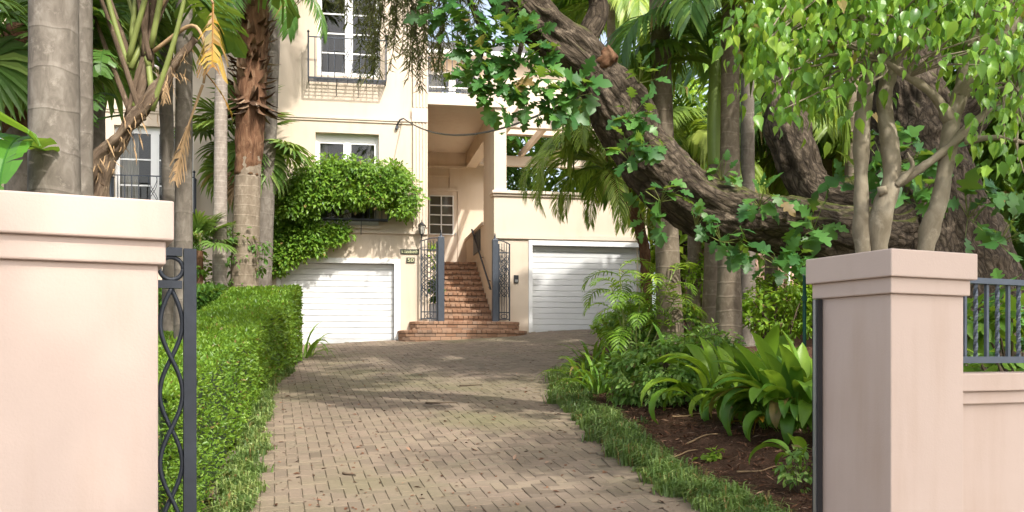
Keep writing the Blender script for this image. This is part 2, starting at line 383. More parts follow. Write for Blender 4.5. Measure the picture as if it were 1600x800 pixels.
def clumps(mb, T, centre, radii, ncl, per, cr, size, shell=.55, droop=.4, seed=None, zmin=None, keep=None):
    """leaves in clumps through an ellipsoid: gaps between clumps, leaves facing outwards and up"""
    d = rdir(ncl); rad = (shell + (1 - shell) * rng.random(ncl)) ** .7
    c = np.asarray(centre) + d * rad[:, None] * np.asarray(radii)
    c += .25 * np.asarray(radii) * np.stack([vnoise(c * 1.3, q) for q in (1, 2, 3)], 1)
    if zmin is not None: c = c[c[:, 2] > zmin]
    if keep is not None: c = c[keep(c)]
    n = len(c)
    if n == 0: return c
    o = rdir(n * per) * (rng.random(n * per) ** .5)[:, None] * cr * np.repeat(.6 + .8 * rng.random(n), per)[:, None] * np.array((1, 1, .75))
    p = np.repeat(c, per, 0) + o
    out = unit(p - np.asarray(centre)); X = unit(o / cr + .4 * rdir(len(p)) + np.array((0, 0, -droop)) + .3 * out)
    N = unit(np.array((0, 0, 1.)) + .7 * rdir(len(p)) + .3 * out)
    rr = np.clip(np.repeat(rng.random(n), per) * .5 + .5 * rng.random(len(p)), 0, 1)
    scatter(mb, T, p, X, N, size * (.65 + .7 * rng.random(len(p))), rr)
    return c
def twigs(mb, a, cs, r=.02, seg=3):
    for c in cs:
        a_ = np.asarray(a, float); m = (a_ + c) / 2 + np.array((0, 0, .12 * np.linalg.norm(c - a_))) + rng.normal(size=3) * .06
        P = catmull([a_, m, c], 3); rr = np.linspace(r, r * .3, len(P))
        for i in range(len(P) - 1): mb.bar(P[i], P[i + 1], rr[i], 5, rr[i + 1])

# ------------------------------------------------------------------ palm leaves (unit length along +X, gravity along -Z)
def pinnate(name, mat, el=40, sag=1.0, n=44, ll=.30, wd=.022, hang=.5, seed=0, sweep=.75):
    r = np.random.default_rng(seed); mb = MB(); K = 40
    t = np.linspace(0, 1, K); ang = R(el) - sag * 1.5 * t ** 1.5
    dx = np.cos(ang) / K; dz = np.sin(ang) / K
    C = np.stack([np.cumsum(dx), .02 * np.sin(t * 3 + seed), np.cumsum(dz)], 1)
    for i in range(0, K - 1, 3): mb.bar(C[i], C[min(i + 3, K - 1)], .013 * (1 - .85 * t[i]) + .0015, 5, rnd=.5)
    V, Fq = template([(0, .35), (.3, 1), (.7, .8), (1, .05)], .5, 0)
    for sgn in (1, -1):
        for q in np.linspace(.14, .995, n):
            i = min(int(q * K), K - 1); tan = np.array((math.cos(ang[i]), 0, math.sin(ang[i]))); up = np.array((-tan[2], 0, tan[0]))
            L = ll * (math.sin(math.pi * (.12 + .8 * q)) ** .7) * (.9 + .2 * r.random()) 
            d = unit(np.array((0, sgn, 0)) * 1. + tan * sweep * (.7 + q) + up * .25 + r.normal(size=3) * .06)
            nrm = unit(up + r.normal(size=3) * .15 - np.array((0, sgn, 0)) * .3)
            # droop: bend by gravity
            s_ = np.linspace(0, 1, 4); P = [C[i]]
            for a in s_[1:]:
                dd = unit(d + np.array((0, 0, -hang * a * a * 1.6))); P.append(P[-1] + dd * L / 3)
            P = np.array(P); y = unit(np.cross(nrm, d)); ww = wd * np.array((.35, 1, .8, .06))
            vv = np.concatenate([P + y * ww[:, None] * .5, P - y * ww[:, None] * .5])
            mb.add(vv, np.array([(k, k + 1, k + 5, k + 4) for k in range(3)]), r.random() * .5)
    m = mb.mesh(name); m.materials.append(mat); return m
def fan(name, mat, el=20, pet=.5, n=30, seed=0, droop=.5, tilt=0., split=.5, wd=.07):
    """fan leaf: stalk, then narrow folded fingers round the stalk's end"""
    r = np.random.default_rng(seed); mb = MB(); e = R(el)
    tip = np.array((math.cos(e), 0, math.sin(e))) * pet; mb.bar((0, 0, 0), tip, .012, 5, .008, rnd=.7)
    ax = np.array((math.cos(e - .5 - tilt), 0, math.sin(e - .5 - tilt))); nr = np.array((-ax[2], 0, ax[0])); L0 = 1 - pet * .3
    for k in range(n):
        a = R(-150 + 300 * (k + .5) / n); d = ax * math.cos(a) + np.array((0, 1, 0)) * math.sin(a)
        L = L0 * .62 * (1 - .28 * (abs(a) / 2.6) ** 2) * (.92 + .16 * r.random()); d = unit(d + nr * (.18 * (k % 2 - .5) * .4 + .12))
        P = [tip]
        for s_ in (.25, .5, .72, .88, 1.):
            dd = unit(d + np.array((0, 0, -droop * max(0, s_ - .35) ** 1.3 * 2.2))); st = {.25: .25, .5: .25, .72: .22, .88: .16, 1.: .12}[s_]
            P.append(P[-1] + dd * L * st)
        P = np.array(P); y = unit(np.cross(nr, d)); ww = wd * L0 * np.array((.1, .55, 1., .75, .4, .05))
        V = []
        for p, w_ in zip(P, ww): V += [p, p + y * w_ * .5 + nr * w_ * .3, p - y * w_ * .5 + nr * w_ * .3]
        Fq = []
        for i in range(5):
            a_, b_ = 3 * i, 3 * i + 3; Fq += [(a_, b_, b_ + 1, a_ + 1), (a_, a_ + 2, b_ + 2, b_)]
        mb.add(np.array(V), np.array(Fq), r.random() * .4)
    m = mb.mesh(name); m.materials.append(mat); return m
def paddle(name, mat, el=60, sag=.9, pet=.35, wid=.17, strips=14, tear=.25, seed=0, hang=.3):
    """banana-like leaf: stalk, midrib and a blade torn across into strips"""
    r = np.random.default_rng(seed); mb = MB(); K = 60; t = np.linspace(0, 1, K)
    ang = R(el) - sag * t ** 2; C = np.stack([np.cumsum(np.cos(ang)) / K, 0 * t, np.cumsum(np.sin(ang)) / K], 1)
    for i in range(0, K - 1, 3): mb.bar(C[i], C[min(i + 3, K - 1)], .014 * (1 - .8 * t[i]) + .001, 5, rnd=.9)
    i0 = int(pet * K)
    for sgn in (1, -1):
        edges = np.sort(np.concatenate([[0, 1], r.random(strips - 1)]))
        for a, b in zip(edges[:-1], edges[1:]):
            gap = tear * .5 * (b - a); dr = hang * (.5 + r.random()); cols = []
            for q in (a, (a + b) / 2, b):
                i = min(i0 + int(q * (K - 1 - i0)), K - 1); wq = wid * (math.sin(math.pi * min(1, .04 + q * .94)) ** .55)
                up = np.array((-math.sin(ang[i]), 0, math.cos(ang[i]))); tn = np.array((math.cos(ang[i]), 0, math.sin(ang[i])))
                sq = q + (gap if q == a else -gap if q == b else 0)
                c = []
                for s_ in (0, .5, 1):
                    ii = min(i0 + int((q if s_ == 0 else q * (1 - s_) + sq * s_) * (K - 1 - i0)), K - 1)
                    c.append(C[ii] + np.array((0, sgn, 0)) * wq * s_ + up * wq * (.45 * s_) + tn * wq * .25 * s_ + np.array((0, 0, -dr * wq * s_ * s_ * 1.2)))
                cols.append(c)
            V = np.array(cols).reshape(-1, 3)
            mb.add(V, np.array([(0, 3, 4, 1), (1, 4, 5, 2), (3, 6, 7, 4), (4, 7, 8, 5)]), r.random() * .3)
    m = mb.mesh(name); m.materials.append(mat); return m
def place(me, parent, p, az, s, name='frond', tilt=0., roll=0.):
    M_ = Matrix.Translation(Vector(p)) @ Matrix.Rotation(az, 4, 'Z') @ Matrix.Rotation(tilt, 4, 'Y') @ Matrix.Rotation(roll, 4, 'X') @ Matrix.Scale(s, 4)
    return inst(name, me, parent, M_)
def crown(parent, top, meshes, n, L, name='frond', tilt=.25, az0=0., rlen=.2):
    for i in range(n):
        place(meshes[i % len(meshes)], parent, np.asarray(top) + np.array((0, 0, random.uniform(-.1, .1))), az0 + i * 2.39996 + random.uniform(-.2, .2), L * random.uniform(1 - rlen, 1 + rlen), name, random.uniform(-tilt, tilt), random.uniform(-.2, .2))
def ringed(every, amp=.03):
    def f(st, an, L, r): 
        q = (L / every) % 1.; return r * amp * (np.exp(-(np.minimum(q, 1 - q) / .12) ** 2)) + r * .03 * vnoise(st * 2.5, 3)
    return f
def palm_trunk(parent, pts, rad, mat, every=.12, name='trunk', n=16, amp=.03):
    L = sum(np.linalg.norm(np.subtract(a, b)) for a, b in zip(pts[:-1], pts[1:]))
    amp = {M['palm_grey'].name: .007, M['palm_brown'].name: .012}.get(mat.name, .026)
    return tube(MB(), pts, rad, n, max(6, int(L / every * 3 / (len(pts) - 1))), ringed(every, amp)).build(name, mat, parent, True)

# ------------------------------------------------------------------ the setting
DRIVE_L = [(-1.25, 3.4), (-2.0, 7.1), (-2.75, 10.5), (-3.5, 14.0), (-3.85, 17.0), (-4.15, 19.5), (-5.2, 20.6), (-6.0, 21.6)]
DRIVE_R = [(2.0, 4.4), (1.75, 5.6), (1.46, 7.1), (1.16, 8.3), (1.0, 9.5), (.78, 11.2), (.62, 12.9), (.72, 14.6), (1.05, 16.6), (1.7, 19.0), (2.6, 20.8), (4.6, 21.9)]
HA = R(10); HE = np.array((math.cos(HA), math.sin(HA))); HN = np.array((-math.sin(HA), math.cos(HA)))   # house: along the front, and inwards
HO = np.array(((668 - 800) / F0 * 22.8, 22.8))
def H(v):                                   # house coordinates (along, in, up) -> place
    v = np.atleast_2d(np.asarray(v, float)); xy = HO + v[:, 0:1] * HE + v[:, 1:2] * HN
    return np.column_stack([xy, v[:, 2]])
def hs(u, d=0.):                            # photo column -> distance along the front (d = how far behind it)
    k = (u - 800) / F0; o = HO + d * HN
    return (o[1] * k - o[0]) / (HE[0] - HE[1] * k)
def hz(u, v, d=0.):
    s = hs(u, d); Y = (HO + d * HN)[1] + s * HE[1]; return CH + (HOR - v) / F0 * Y
dl = catmull(DRIVE_L, 6); dr = catmull(DRIVE_R, 6)
def xl(y): return np.interp(y, dl[:, 1], dl[:, 0])
def xr(y): return np.interp(y, dr[:, 1], dr[:, 0])
def house_front(x): return HO[1] + (x - HO[0]) * HE[1] / HE[0]

def grid_sheet(name, xs, ys, zf, mat, smooth=True, keep=None):
    X, Y = np.meshgrid(xs, ys); n = len(xs); m = len(ys); Z = zf(X.ravel(), Y.ravel())
    i, j = np.meshgrid(np.arange(m - 1), np.arange(n - 1), indexing='ij'); i = i.ravel(); j = j.ravel()
    f = np.stack([i * n + j, i * n + j + 1, (i + 1) * n + j + 1, (i + 1) * n + j], 1)
    if keep is not None:
        cx = X.ravel()[f].mean(1); cy = Y.ravel()[f].mean(1); f = f[keep(cx, cy)]
    return MB().add(np.column_stack([X.ravel(), Y.ravel(), Z]), f).build(name, mat, None, smooth)
xs = np.concatenate([[-150, -80, -40, -20], np.arange(-12, 12.1, .5), [20, 40, 80, 150]])
ys = np.concatenate([[-120, -60, -30, -12, -6], np.arange(-3, 30, .5), [34, 40, 60, 100, 180]])
tag(grid_sheet('ground', xs, ys, lambda x, y: g(x, y) - .06, M['earth']), kind='structure')
# footpath where the viewer stands
ES = np.array((math.cos(R(25)), math.sin(R(25)))); EN = np.array((-ES[1], ES[0]))     # street line, and inwards from it
PC = np.array((.395 * 4.5, 4.5))                                                        # near left corner of the right-hand pillar
def ST(v):
    v = np.atleast_2d(np.asarray(v, float)); return np.column_stack([PC + v[:, 0:1] * ES + v[:, 1:2] * EN, v[:, 2]])
fp = MB().add(ST([(-25, -9, .004), (25, -9, .004), (25, -.3, .004), (-25, -.3, .004)]), np.array([(0, 1, 2, 3)])).build('footpath', M['asphalt']); tag(fp, kind='structure')

# driveway: bed sheet, the pavers on it in herringbone
def in_drive(x, y):
    return (x > xl(y)) & (x < xr(y)) & (y > 3.3) & (y < house_front(x) - .02)
drive = grid_sheet('driveway', np.arange(-6.5, 5.6, .25), np.arange(3.25, 24.6, .25), lambda x, y: g(x, y) + .004, M['joint'],
                   keep=lambda x, y: (x > xl(y) - .3) & (x < xr(y) + .3) & (y < house_front(x) + .1)); tag(drive, kind='structure')
BA = R(-14); be = np.array((math.cos(BA), -math.sin(BA))); bn = np.array((math.sin(BA), math.cos(BA))); C_ = .108
PV = MB()
hx, hy, hh, bv = .5, .5, .03, .05
def paver_verts(lx, ly, h=.028, b=.006):
    a, c = lx / 2, ly / 2
    top = [(-a + b, -c + b, h), (a - b, -c + b, h), (a - b, c - b, h), (-a + b, c - b, h)]
    mid = [(-a, -c, h - b), (a, -c, h - b), (a, c, h - b), (-a, c, h - b)]; bot = [(x, y, -.01) for x, y, z in mid]
    V = np.array(top + mid + bot)
    Fq = [(0, 1, 2, 3)] + [(4 + i, 4 + (i + 1) % 4, (i + 1) % 4, i) for i in range(4)] + [(8 + i, 8 + (i + 1) % 4, 4 + (i + 1) % 4, 4 + i) for i in range(4)]
    return V, np.array(Fq)
PVV, PVF = paver_verts(2 * C_ - .005, C_ - .005, .018, .004)
bricks = []
for i in range(-110, 110):
    for j in range(-30, 230):
        k = (i - j) % 4
        if k == 0: cx, cy, rot = i + 1, j + .5, 0.
        elif k == 3: cx, cy, rot = i + .5, j + 1, math.pi / 2
        else: continue
        p = np.array((-.4, 3.0)) + be * cx * C_ + bn * cy * C_
        if p[1] < 3.3 or p[1] > 24.5: continue
        if not (xl(p[1]) < p[0] < xr(p[1]) - .24 and p[1] < house_front(p[0]) - .06): continue
        bricks.append((p[0], p[1], rot + math.atan2(be[1], be[0])))
# soldier course along the garden edge
acc = 0.; last = dr[0]
seg = np.concatenate([[0], np.cumsum(np.linalg.norm(np.diff(dr, axis=0), axis=1))])
for q in np.arange(0, seg[-1], C_):
    x = np.interp(q, seg, dr[:, 0]); y = np.interp(q, seg, dr[:, 1]); x2 = np.interp(q + .1, seg, dr[:, 0]); y2 = np.interp(q + .1, seg, dr[:, 1])
    t = unit(np.array((x2 - x, y2 - y)) + 1e-6); nrm = np.array((-t[1], t[0]))
    bricks.append((x + nrm[0] * .125, y + nrm[1] * .125, math.atan2(nrm[1], nrm[0])))
bricks = np.array(bricks)
def brick_M(x, y, a, dz=0.):
    e = .1; sx = (gz(x + e, y) - gz(x - e, y)) / (2 * e); sy = (gz(x, y + e) - gz(x, y - e)) / (2 * e)
    N = Vector((-sx, -sy, 1)).normalized(); N = (N + Vector(rng.normal(size=3) * .012)).normalized()
    X = Vector((math.cos(a), math.sin(a), 0)); X = (X - N * X.dot(N)).normalized(); Y = N.cross(X)
    p = (x, y, gz(x, y) + dz)
    return Matrix(((X.x, Y.x, N.x, p[0]), (X.y, Y.y, N.y, p[1]), (X.z, Y.z, N.z, p[2]), (0, 0, 0, 1)))
vis = np.array([(abs((x / y) * F0) < 800 and HOR - F0 * (gz(x, y) - CH) / y < 815) for x, y, a in bricks])
order = np.argsort(np.where(vis, bricks[:, 1], 999))
near = set(order[:300].tolist())
pme = MB().add(PVV, PVF).mesh('paver'); pme.materials.append(M['paver'])
for q, (x, y, a) in enumerate(bricks):
    Mx = brick_M(x, y, a, rng.normal() * .0016)
    if q in near: inst('paver', pme, drive, Mx)
    else:
        A = np.array(Mx); PV.add(PVV @ A[:3, :3].T + A[:3, 3], PVF, rng.random())
PV.build('pavers_beyond', M['paver'], drive, kind='stuff')

# garden bed with bark mulch on the right, raised a little
def bed_z(x, y):
    e = x - xr(y); P = np.column_stack([x * 2.2, y * 2.2, 0 * x])
    return g(x, y) + .02 + .16 * sstep(0, 1.2, e) + .03 * fbm(P, 5) + .012 * fbm(P * 6, 9)
bed = grid_sheet('garden_bed', np.arange(.3, 9, .07), np.arange(5.0, 21.5, .07), bed_z, M['mulch'], keep=lambda x, y: (x > xr(y) + .02)); tag(bed, kind='structure')
n = 22000
y = 5.2 + 8 * rng.random(n) ** 1.2; x = xr(y) + .15 + 3.6 * rng.random(n)
P = np.column_stack([x, y, bed_z(x, y) + .008]); X = rdir(n) * np.array((1, 1, .3))
CH_T = (np.array([(0, 0, 0), (.5, .09, .02), (1, 0, 0), (.5, -.09, .02)], float), np.array([(0, 3, 2, 1)]))
chips = scatter(MB(), CH_T, P, X, np.array((0, 0, 1.)) + .6 * rdir(n), .03 + .08 * rng.random(n) ** 2).build('bark_chips', M['chip'], bed, kind='stuff')
# ------------------------------------------------------------------ street wall, gate posts, fence
def st_box(mb, *a): return mb.box(*a, T=ST)
PW = .48
def bevel(o, wd=.006, seg=2):
    m = o.modifiers.new('bevel', 'BEVEL'); m.width = wd; m.segments = seg; m.limit_method = 'ANGLE'; return o
def gate_pillar(s0, label):
    s1 = s0 + PW; p = thing('gate_pillar', Vector(ST([(s0 + PW / 2, PW / 2, 0)])[0]), label, 'pillar', 'rendered gate pillars')
    bevel(st_box(MB(), s0, s1, 0, PW, -.1, 1.805).build('shaft', M['pillar'], p))
    bevel(st_box(MB(), s0 - .022, s1 + .022, -.022, PW + .022, 1.805, 1.882).build('lower_cap', M['pillar'], p))
    bevel(st_box(MB(), s0 - .045, s1 + .045, -.045, PW + .045, 1.882, 2.01).build('upper_cap', M['pillar'], p))
    return p
gate_pillar(0., 'pink rendered gate pillar beside the low wall with the grey railing')
gate_pillar(-3.235 - PW, 'pink rendered gate pillar beside the ornate black sliding gate')
wl = thing('boundary_wall', Vector(ST([(1.8, .2, 0)])[0]), 'low pink boundary wall with a stepped coping under grey railings', 'wall')
st_box(MB(), PW, 6., .09, .39, -.1, 1.27).build('wall_panel', M['pillar'], wl)
bevel(st_box(MB(), PW + .002, 6., .065, .415, 1.27, 1.335).build('lower_coping', M['pillar'], wl))
bevel(st_box(MB(), PW + .002, 6., .04, .44, 1.335, 1.425).build('upper_coping', M['pillar'], wl))
w2 = thing('boundary_wall', Vector(ST([(-6, .2, 0)])[0]), 'pink boundary wall running on past the pillar by the sliding gate', 'wall')
st_box(MB(), -9, -3.235 - PW, .09, .39, -.1, 1.5).build('wall_panel', M['pillar'], w2)
bevel(st_box(MB(), -9, -3.235 - PW - .002, .04, .44, 1.5, 1.62).build('coping', M['pillar'], w2))
fe = thing('wall_railing', Vector(ST([(2, .24, 1.425)])[0]), 'slate grey metal railing with plain and twisted bars on the low wall', 'railing')
st_box(MB(), PW + .002, 6., .215, .265, 1.895, 1.925).build('top_rail', M['fence'], fe)
st_box(MB(), PW + .002, 6., .215, .265, 1.475, 1.51).build('bottom_rail', M['fence'], fe)
def rod(tw):
    mb = MB(); n = 24 if tw else 1; s_ = .0095; Z = np.linspace(0, .385, n + 1)
    for a, b in zip(range(n), range(1, n + 1)):
        V = []
        for q in (a, b):
            an = q * .45 if tw else 0.
            V += [(math.cos(an + k * math.pi / 2 + .78) * s_ * 1.3, math.sin(an + k * math.pi / 2 + .78) * s_ * 1.3, Z[q]) for k in range(4)]
        mb.add(np.array(V), np.array([(k, (k + 1) % 4, 4 + (k + 1) % 4, 4 + k) for k in range(4)]))
    m = mb.mesh('bar'); m.materials.append(M['fence']); return m
rods = [rod(False), rod(True)]
for k in range(50):
    p = ST([(PW + .045 + k * .083, .24, 1.51)])[0]
    if p[0] / p[1] > .62: break
    inst('bar', rods[(k + 1) % 2], fe, Matrix.Translation(Vector(p)) @ Matrix.Rotation(R(25), 4, 'Z'))
for k in range(3):
    st_box(MB(), PW + .1 + 1.8 * k, PW + .14 + 1.8 * k, .22, .26, 1.425, 1.475).build('foot', M['fence'], fe)

# sliding gate, slid open behind the left pillar; only its end panel shows
gd = PW + .085; gy0, gy1 = gd, gd + .04
g1 = -3.235 + .187; g0 = g1 - 3.3; gt = 1.925
ga = thing('sliding_gate', Vector(ST([((g0 + g1) / 2, gd, 0)])[0]), 'black iron sliding gate end with ring and interlaced loops beside the hedge', 'gate')
st_box(MB(), g1 - .046, g1, gy0, gy1, .06, gt).build('stile', M['iron'], ga)
st_box(MB(), g1 - .046 - .125, g1 - .046 - .1, gy0, gy1, .06, gt).build('stile', M['iron'], ga)
st_box(MB(), g0, g0 + .05, gy0, gy1, .06, gt).build('stile', M['iron'], ga)
for z0, z1, nm in ((gt - .03, gt + .002, 'top_rail'), (gt - .155, gt - .125, 'cross_rail'), (.06, .12, 'bottom_rail')):
    st_box(MB(), g0 + .05, g1 - .052, gy0 + .003, gy1 - .003, z0, z1).build(nm, M['iron'], ga)
gc = g1 - .046 - .045; gm = (gy0 + gy1) / 2
ring = [ST([(gc + .043 * math.cos(a), gm, gt - .078 + .043 * math.sin(a))])[0] for a in np.linspace(0, 2 * math.pi, 25)[:-1]]
MB().path(ring, .0085, 8, True).build('ring', M['iron'], ga, True)
zz = np.linspace(gt - .155, .12, 90)
for sg in (1, -1):
    MB().path([ST([(gc + sg * .041 * math.sin(math.pi * (gt - .155 - z) / .27), gm + sg * .006, z)])[0] for z in zz], .009, 8).build('loop', M['iron'], ga, True)
for k in range(14):
    s_ = g0 + .22 + k * .215
    if s_ < g1 - .26: MB().bar(ST([(s_, gm, .12)])[0], ST([(s_, gm, gt - .155)])[0], .01).build('bar', M['iron'], ga)
gp = thing('gate_receiver_post', Vector(ST([(-.05, .4, 0)])[0]), 'dark steel receiver post fixed behind the pillar by the low wall', 'post')
st_box(MB(), -.04, -.008, PW - .04, PW + .0, -.05, 1.80).build('post', M['black'], gp)
st_box(MB(), -.048, -.0405, PW - .03, PW - .015, -.05, 1.80).build('guide_flange', M['gold'], gp)
st_box(MB(), -.052, -.0485, PW - .03, PW - .016, 1.0, 1.05).build('latch', M['gold'], gp)

# ------------------------------------------------------------------ the house
house = thing('house', Vector(H([(-3, 2, 1.7)])[0]), 'cream rendered two storey house with white garage doors, balconies and covered stair passage', 'house')
def hb(mb, s0, s1, d0, d1, z0, z1): return mb.box(s0, s1, d0, d1, z0, z1, T=H)
def hpart(name, mat, *boxes, parent=house, bev=0, smooth=False):
    mb = MB()
    for b in boxes: hb(mb, *b)
    o = mb.build(name, mat, parent, smooth)
    if bev: bevel(o, bev)
    return o
def wall_open(name, mat, s0, s1, z0, z1, d0, d1, opens, parent=house):
    S_ = sorted({s0, s1, *[o[0] for o in opens], *[o[1] for o in opens]}); Z_ = sorted({z0, z1, *[o[2] for o in opens], *[o[3] for o in opens]})
    mb = MB()
    q = lambda *c: mb.add(H(c), np.array([(0, 1, 2, 3)]))
    for a, b in zip(S_[:-1], S_[1:]):
        for c, d in zip(Z_[:-1], Z_[1:]):
            if any(o[0] <= a and b <= o[1] and o[2] <= c and d <= o[3] for o in opens): continue
            q((a, d0, c), (b, d0, c), (b, d0, d), (a, d0, d)); q((b, d1, c), (a, d1, c), (a, d1, d), (b, d1, d))
    for a, b, c, d in opens:
        q((a, d0, c), (a, d1, c), (a, d1, d), (a, d0, d)); q((b, d1, c), (b, d0, c), (b, d0, d), (b, d1, d))
        q((a, d0, d), (a, d1, d), (b, d1, d), (b, d0, d)); q((a, d1, c), (a, d0, c), (b, d0, c), (b, d1, c))
    q((s0, d1, z0), (s0, d0, z0), (s0, d0, z1), (s0, d1, z1)); q((s1, d0, z0), (s1, d1, z0), (s1, d1, z1), (s1, d0, z1))
    q((s0, d0, z1), (s1, d0, z1), (s1, d1, z1), (s0, d1, z1))
    return mb.build(name, mat, parent)
UL = -9.4                                     # left end of the front
op_g1 = (hs(432), hs(622), 1.4, hz(530, 405)); 
op_w1 = (hs(493), hs(592), hz(540, 352), hz(540, 208))
op_u1 = (hs(496), hs(594), hz(540, 120), hz(540, -48))
op_l1 = (hs(178), hs(302), hz(235, 338), hz(235, 197))
op_ul = (hs(186), hs(262), hz(230, 104), hz(230, -50))
TOPZ = 11.4
wall_open('front_wall', M['facade'], UL, 0., .8, TOPZ, 0., .32, [op_g1, op_w1, op_u1, op_l1, op_ul])
hpart('side_wall', M['facade'], (-.32, 0, .32, 9, .8, TOPZ))
hpart('side_wall', M['facade'], (UL, UL + .3, .32, 9, .8, TOPZ))
hpart('back_wall', M['facade'], (UL, 0, 9, 9.3, .8, TOPZ))
hpart('room_partition', M['interior'], (UL + .3, -.32, 3.2, 3.3, .8, TOPZ))
for k, (z0, z1) in enumerate(((4.05, 4.25), (7.25, 7.45))): hpart('floor_slab', M['interior'], (UL + .3, -.32, .32, 3.2, z0, z1))
rf = MB(); ov = .5
rf.add(H([(UL - ov, -ov, TOPZ), (ov * .2, -ov, TOPZ), (ov * .2, 9.8, TOPZ), (UL - ov, 9.8, TOPZ), (UL + 4, 4.6, TOPZ + 2.2), (-4, 4.6, TOPZ + 2.2)]),
       [np.array([(0, 1, 5, 4), (2, 3, 4, 5), (3, 2, 1, 0)]), np.array([(1, 2, 5), (3, 0, 4)])])
rf.build('roof', M['roof'], house)
hpart('gutter', M['white'], (UL - ov, .05, -ov - .1, -ov, TOPZ - .02, TOPZ + .1))
# string courses and pilaster
PL = hs(645)
sc1 = hz(545, 187)
hpart('string_course', M['trim'], (UL, PL - .002, -.05, -.002, sc1, sc1 + .05), (UL, PL - .002, -.028, -.002, sc1 - .05, sc1))
sc2 = hz(545, 364)
hpart('string_course', M['trim'], (UL, 0, -.05, -.002, sc2, sc2 + .06))
hpart('plinth_band', M['trim'], (UL, op_g1[0] - .1, -.025, -.002, .9, 1.5))
flt = np.linspace(PL, 0, 10); zt, zb = TOPZ - .3, sc2 + .062
mb = MB(); hb(mb, PL, 0, -.04, -.002, zb, zt)
for i in range(0, 9, 2): hb(mb, flt[i] + .003, flt[i + 1] - .003, -.065, -.04, zb + .1, sc1 - .02); hb(mb, flt[i] + .003, flt[i + 1] - .003, -.065, -.04, sc1 + .35, zt - .1)
mb.build('pilaster', M['trim'], house)
hpart('pilaster_band', M['trim'], (PL - .03, .002, -.075, -.0655, sc1 - .0, sc1 + .33))
def window(name, op, d, cols, rows, stile=.045, midw=.09, curtain=True, parent=house, mat='white', frame_w=.055, transom=0., arch=False):
    s0, s1, z0, z1 = op; fr = MB(); F_ = frame_w
    hb(fr, s0, s0 + F_, d, d + .08, z0, z1); hb(fr, s1 - F_, s1, d, d + .08, z0, z1)
    hb(fr, s0 + F_, s1 - F_, d, d + .08, z1 - F_, z1); hb(fr, s0 + F_, s1 - F_, d, d + .08, z0, z0 + F_)
    wobj = fr.build(name, M[mat], parent)
    a0, a1, b0, b1 = s0 + F_, s1 - F_, z0 + F_, z1 - F_
    if transom: hb_ = hpart('transom', M[mat], (a0, a1, d + .01, d + .07, b1 - transom, b1), parent=wobj); b1 -= transom
    mid = (a0 + a1) / 2; lv = [(a0, mid - midw / 2), (mid + midw / 2, a1)] if cols > 1 else [(a0, a1)]
    if cols > 1: hpart('meeting_stile', M[mat], (mid - midw / 2, mid + midw / 2, d + .005, d + .075, b0, b1), parent=wobj)
    for c0, c1 in lv:
        sa = MB(); st = stile
        hb(sa, c0 + .002, c0 + st, d + .012, d + .062, b0 + .002, b1 - .002); hb(sa, c1 - st, c1 - .002, d + .012, d + .062, b0 + .002, b1 - .002)
        hb(sa, c0 + st, c1 - st, d + .012, d + .062, b0 + .002, b0 + st * 1.6); hb(sa, c0 + st, c1 - st, d + .012, d + .062, b1 - st, b1 - .002)
        sa.build('sash', M[mat], wobj)
        x0, x1, y0, y1 = c0 + st, c1 - st, b0 + st * 1.6, b1 - st; nc = max(1, cols // 2) if cols > 2 else 1
        zs = np.linspace(y0, y1, rows + 1); ss = np.linspace(x0, x1, nc + 1)
        for z in zs[1:-1]: hpart('glazing_bar', M[mat], (x0, x1, d + .018, d + .05, z - .016, z + .016), parent=wobj)
        for s_ in ss[1:-1]: hpart('glazing_bar', M[mat], (s_ - .014, s_ + .014, d + .02, d + .048, y0, y1), parent=wobj)
        for za, zb_ in zip(zs[:-1], zs[1:]):
            for sa_, sb_ in zip(ss[:-1], ss[1:]): hpart('pane', M['glass'], (sa_ + .001, sb_ - .001, d + .03, d + .036, za + .001, zb_ - .001), parent=wobj)
    if curtain:
        for c0, c1 in ((a0 + .02, a0 + (a1 - a0) * curtain), (a1 - (a1 - a0) * curtain, a1 - .02)):
            cu = MB(); N_ = 24; ss = np.linspace(c0, c1, N_); dd = d + .2 + .035 * np.sin(np.arange(N_) * 1.5)
            V = np.vstack([H(np.column_stack([ss, dd, np.full(N_, b0)])), H(np.column_stack([ss, dd, np.full(N_, b1)]))]); i = np.arange(N_ - 1)
            cu.add(V, np.stack([i, i + 1, i + 1 + N_, i + N_], 1)).build('curtain', M['curtain'], wobj)
    return wobj
window('window', op_w1, .16, 2, 3, curtain=.16, transom=.12)
window('french_door', op_u1, .12, 2, 5, curtain=0)
window('french_door', op_l1, .12, 2, 3, curtain=.26, transom=.05)
window('window', op_ul, .14, 2, 3, curtain=0)
for op in (op_w1, op_u1, op_ul): hpart('window_sill', M['trim'], (op[0] - .06, op[1] + .06, -.06, .12, op[2] - .07, op[2] - .001))
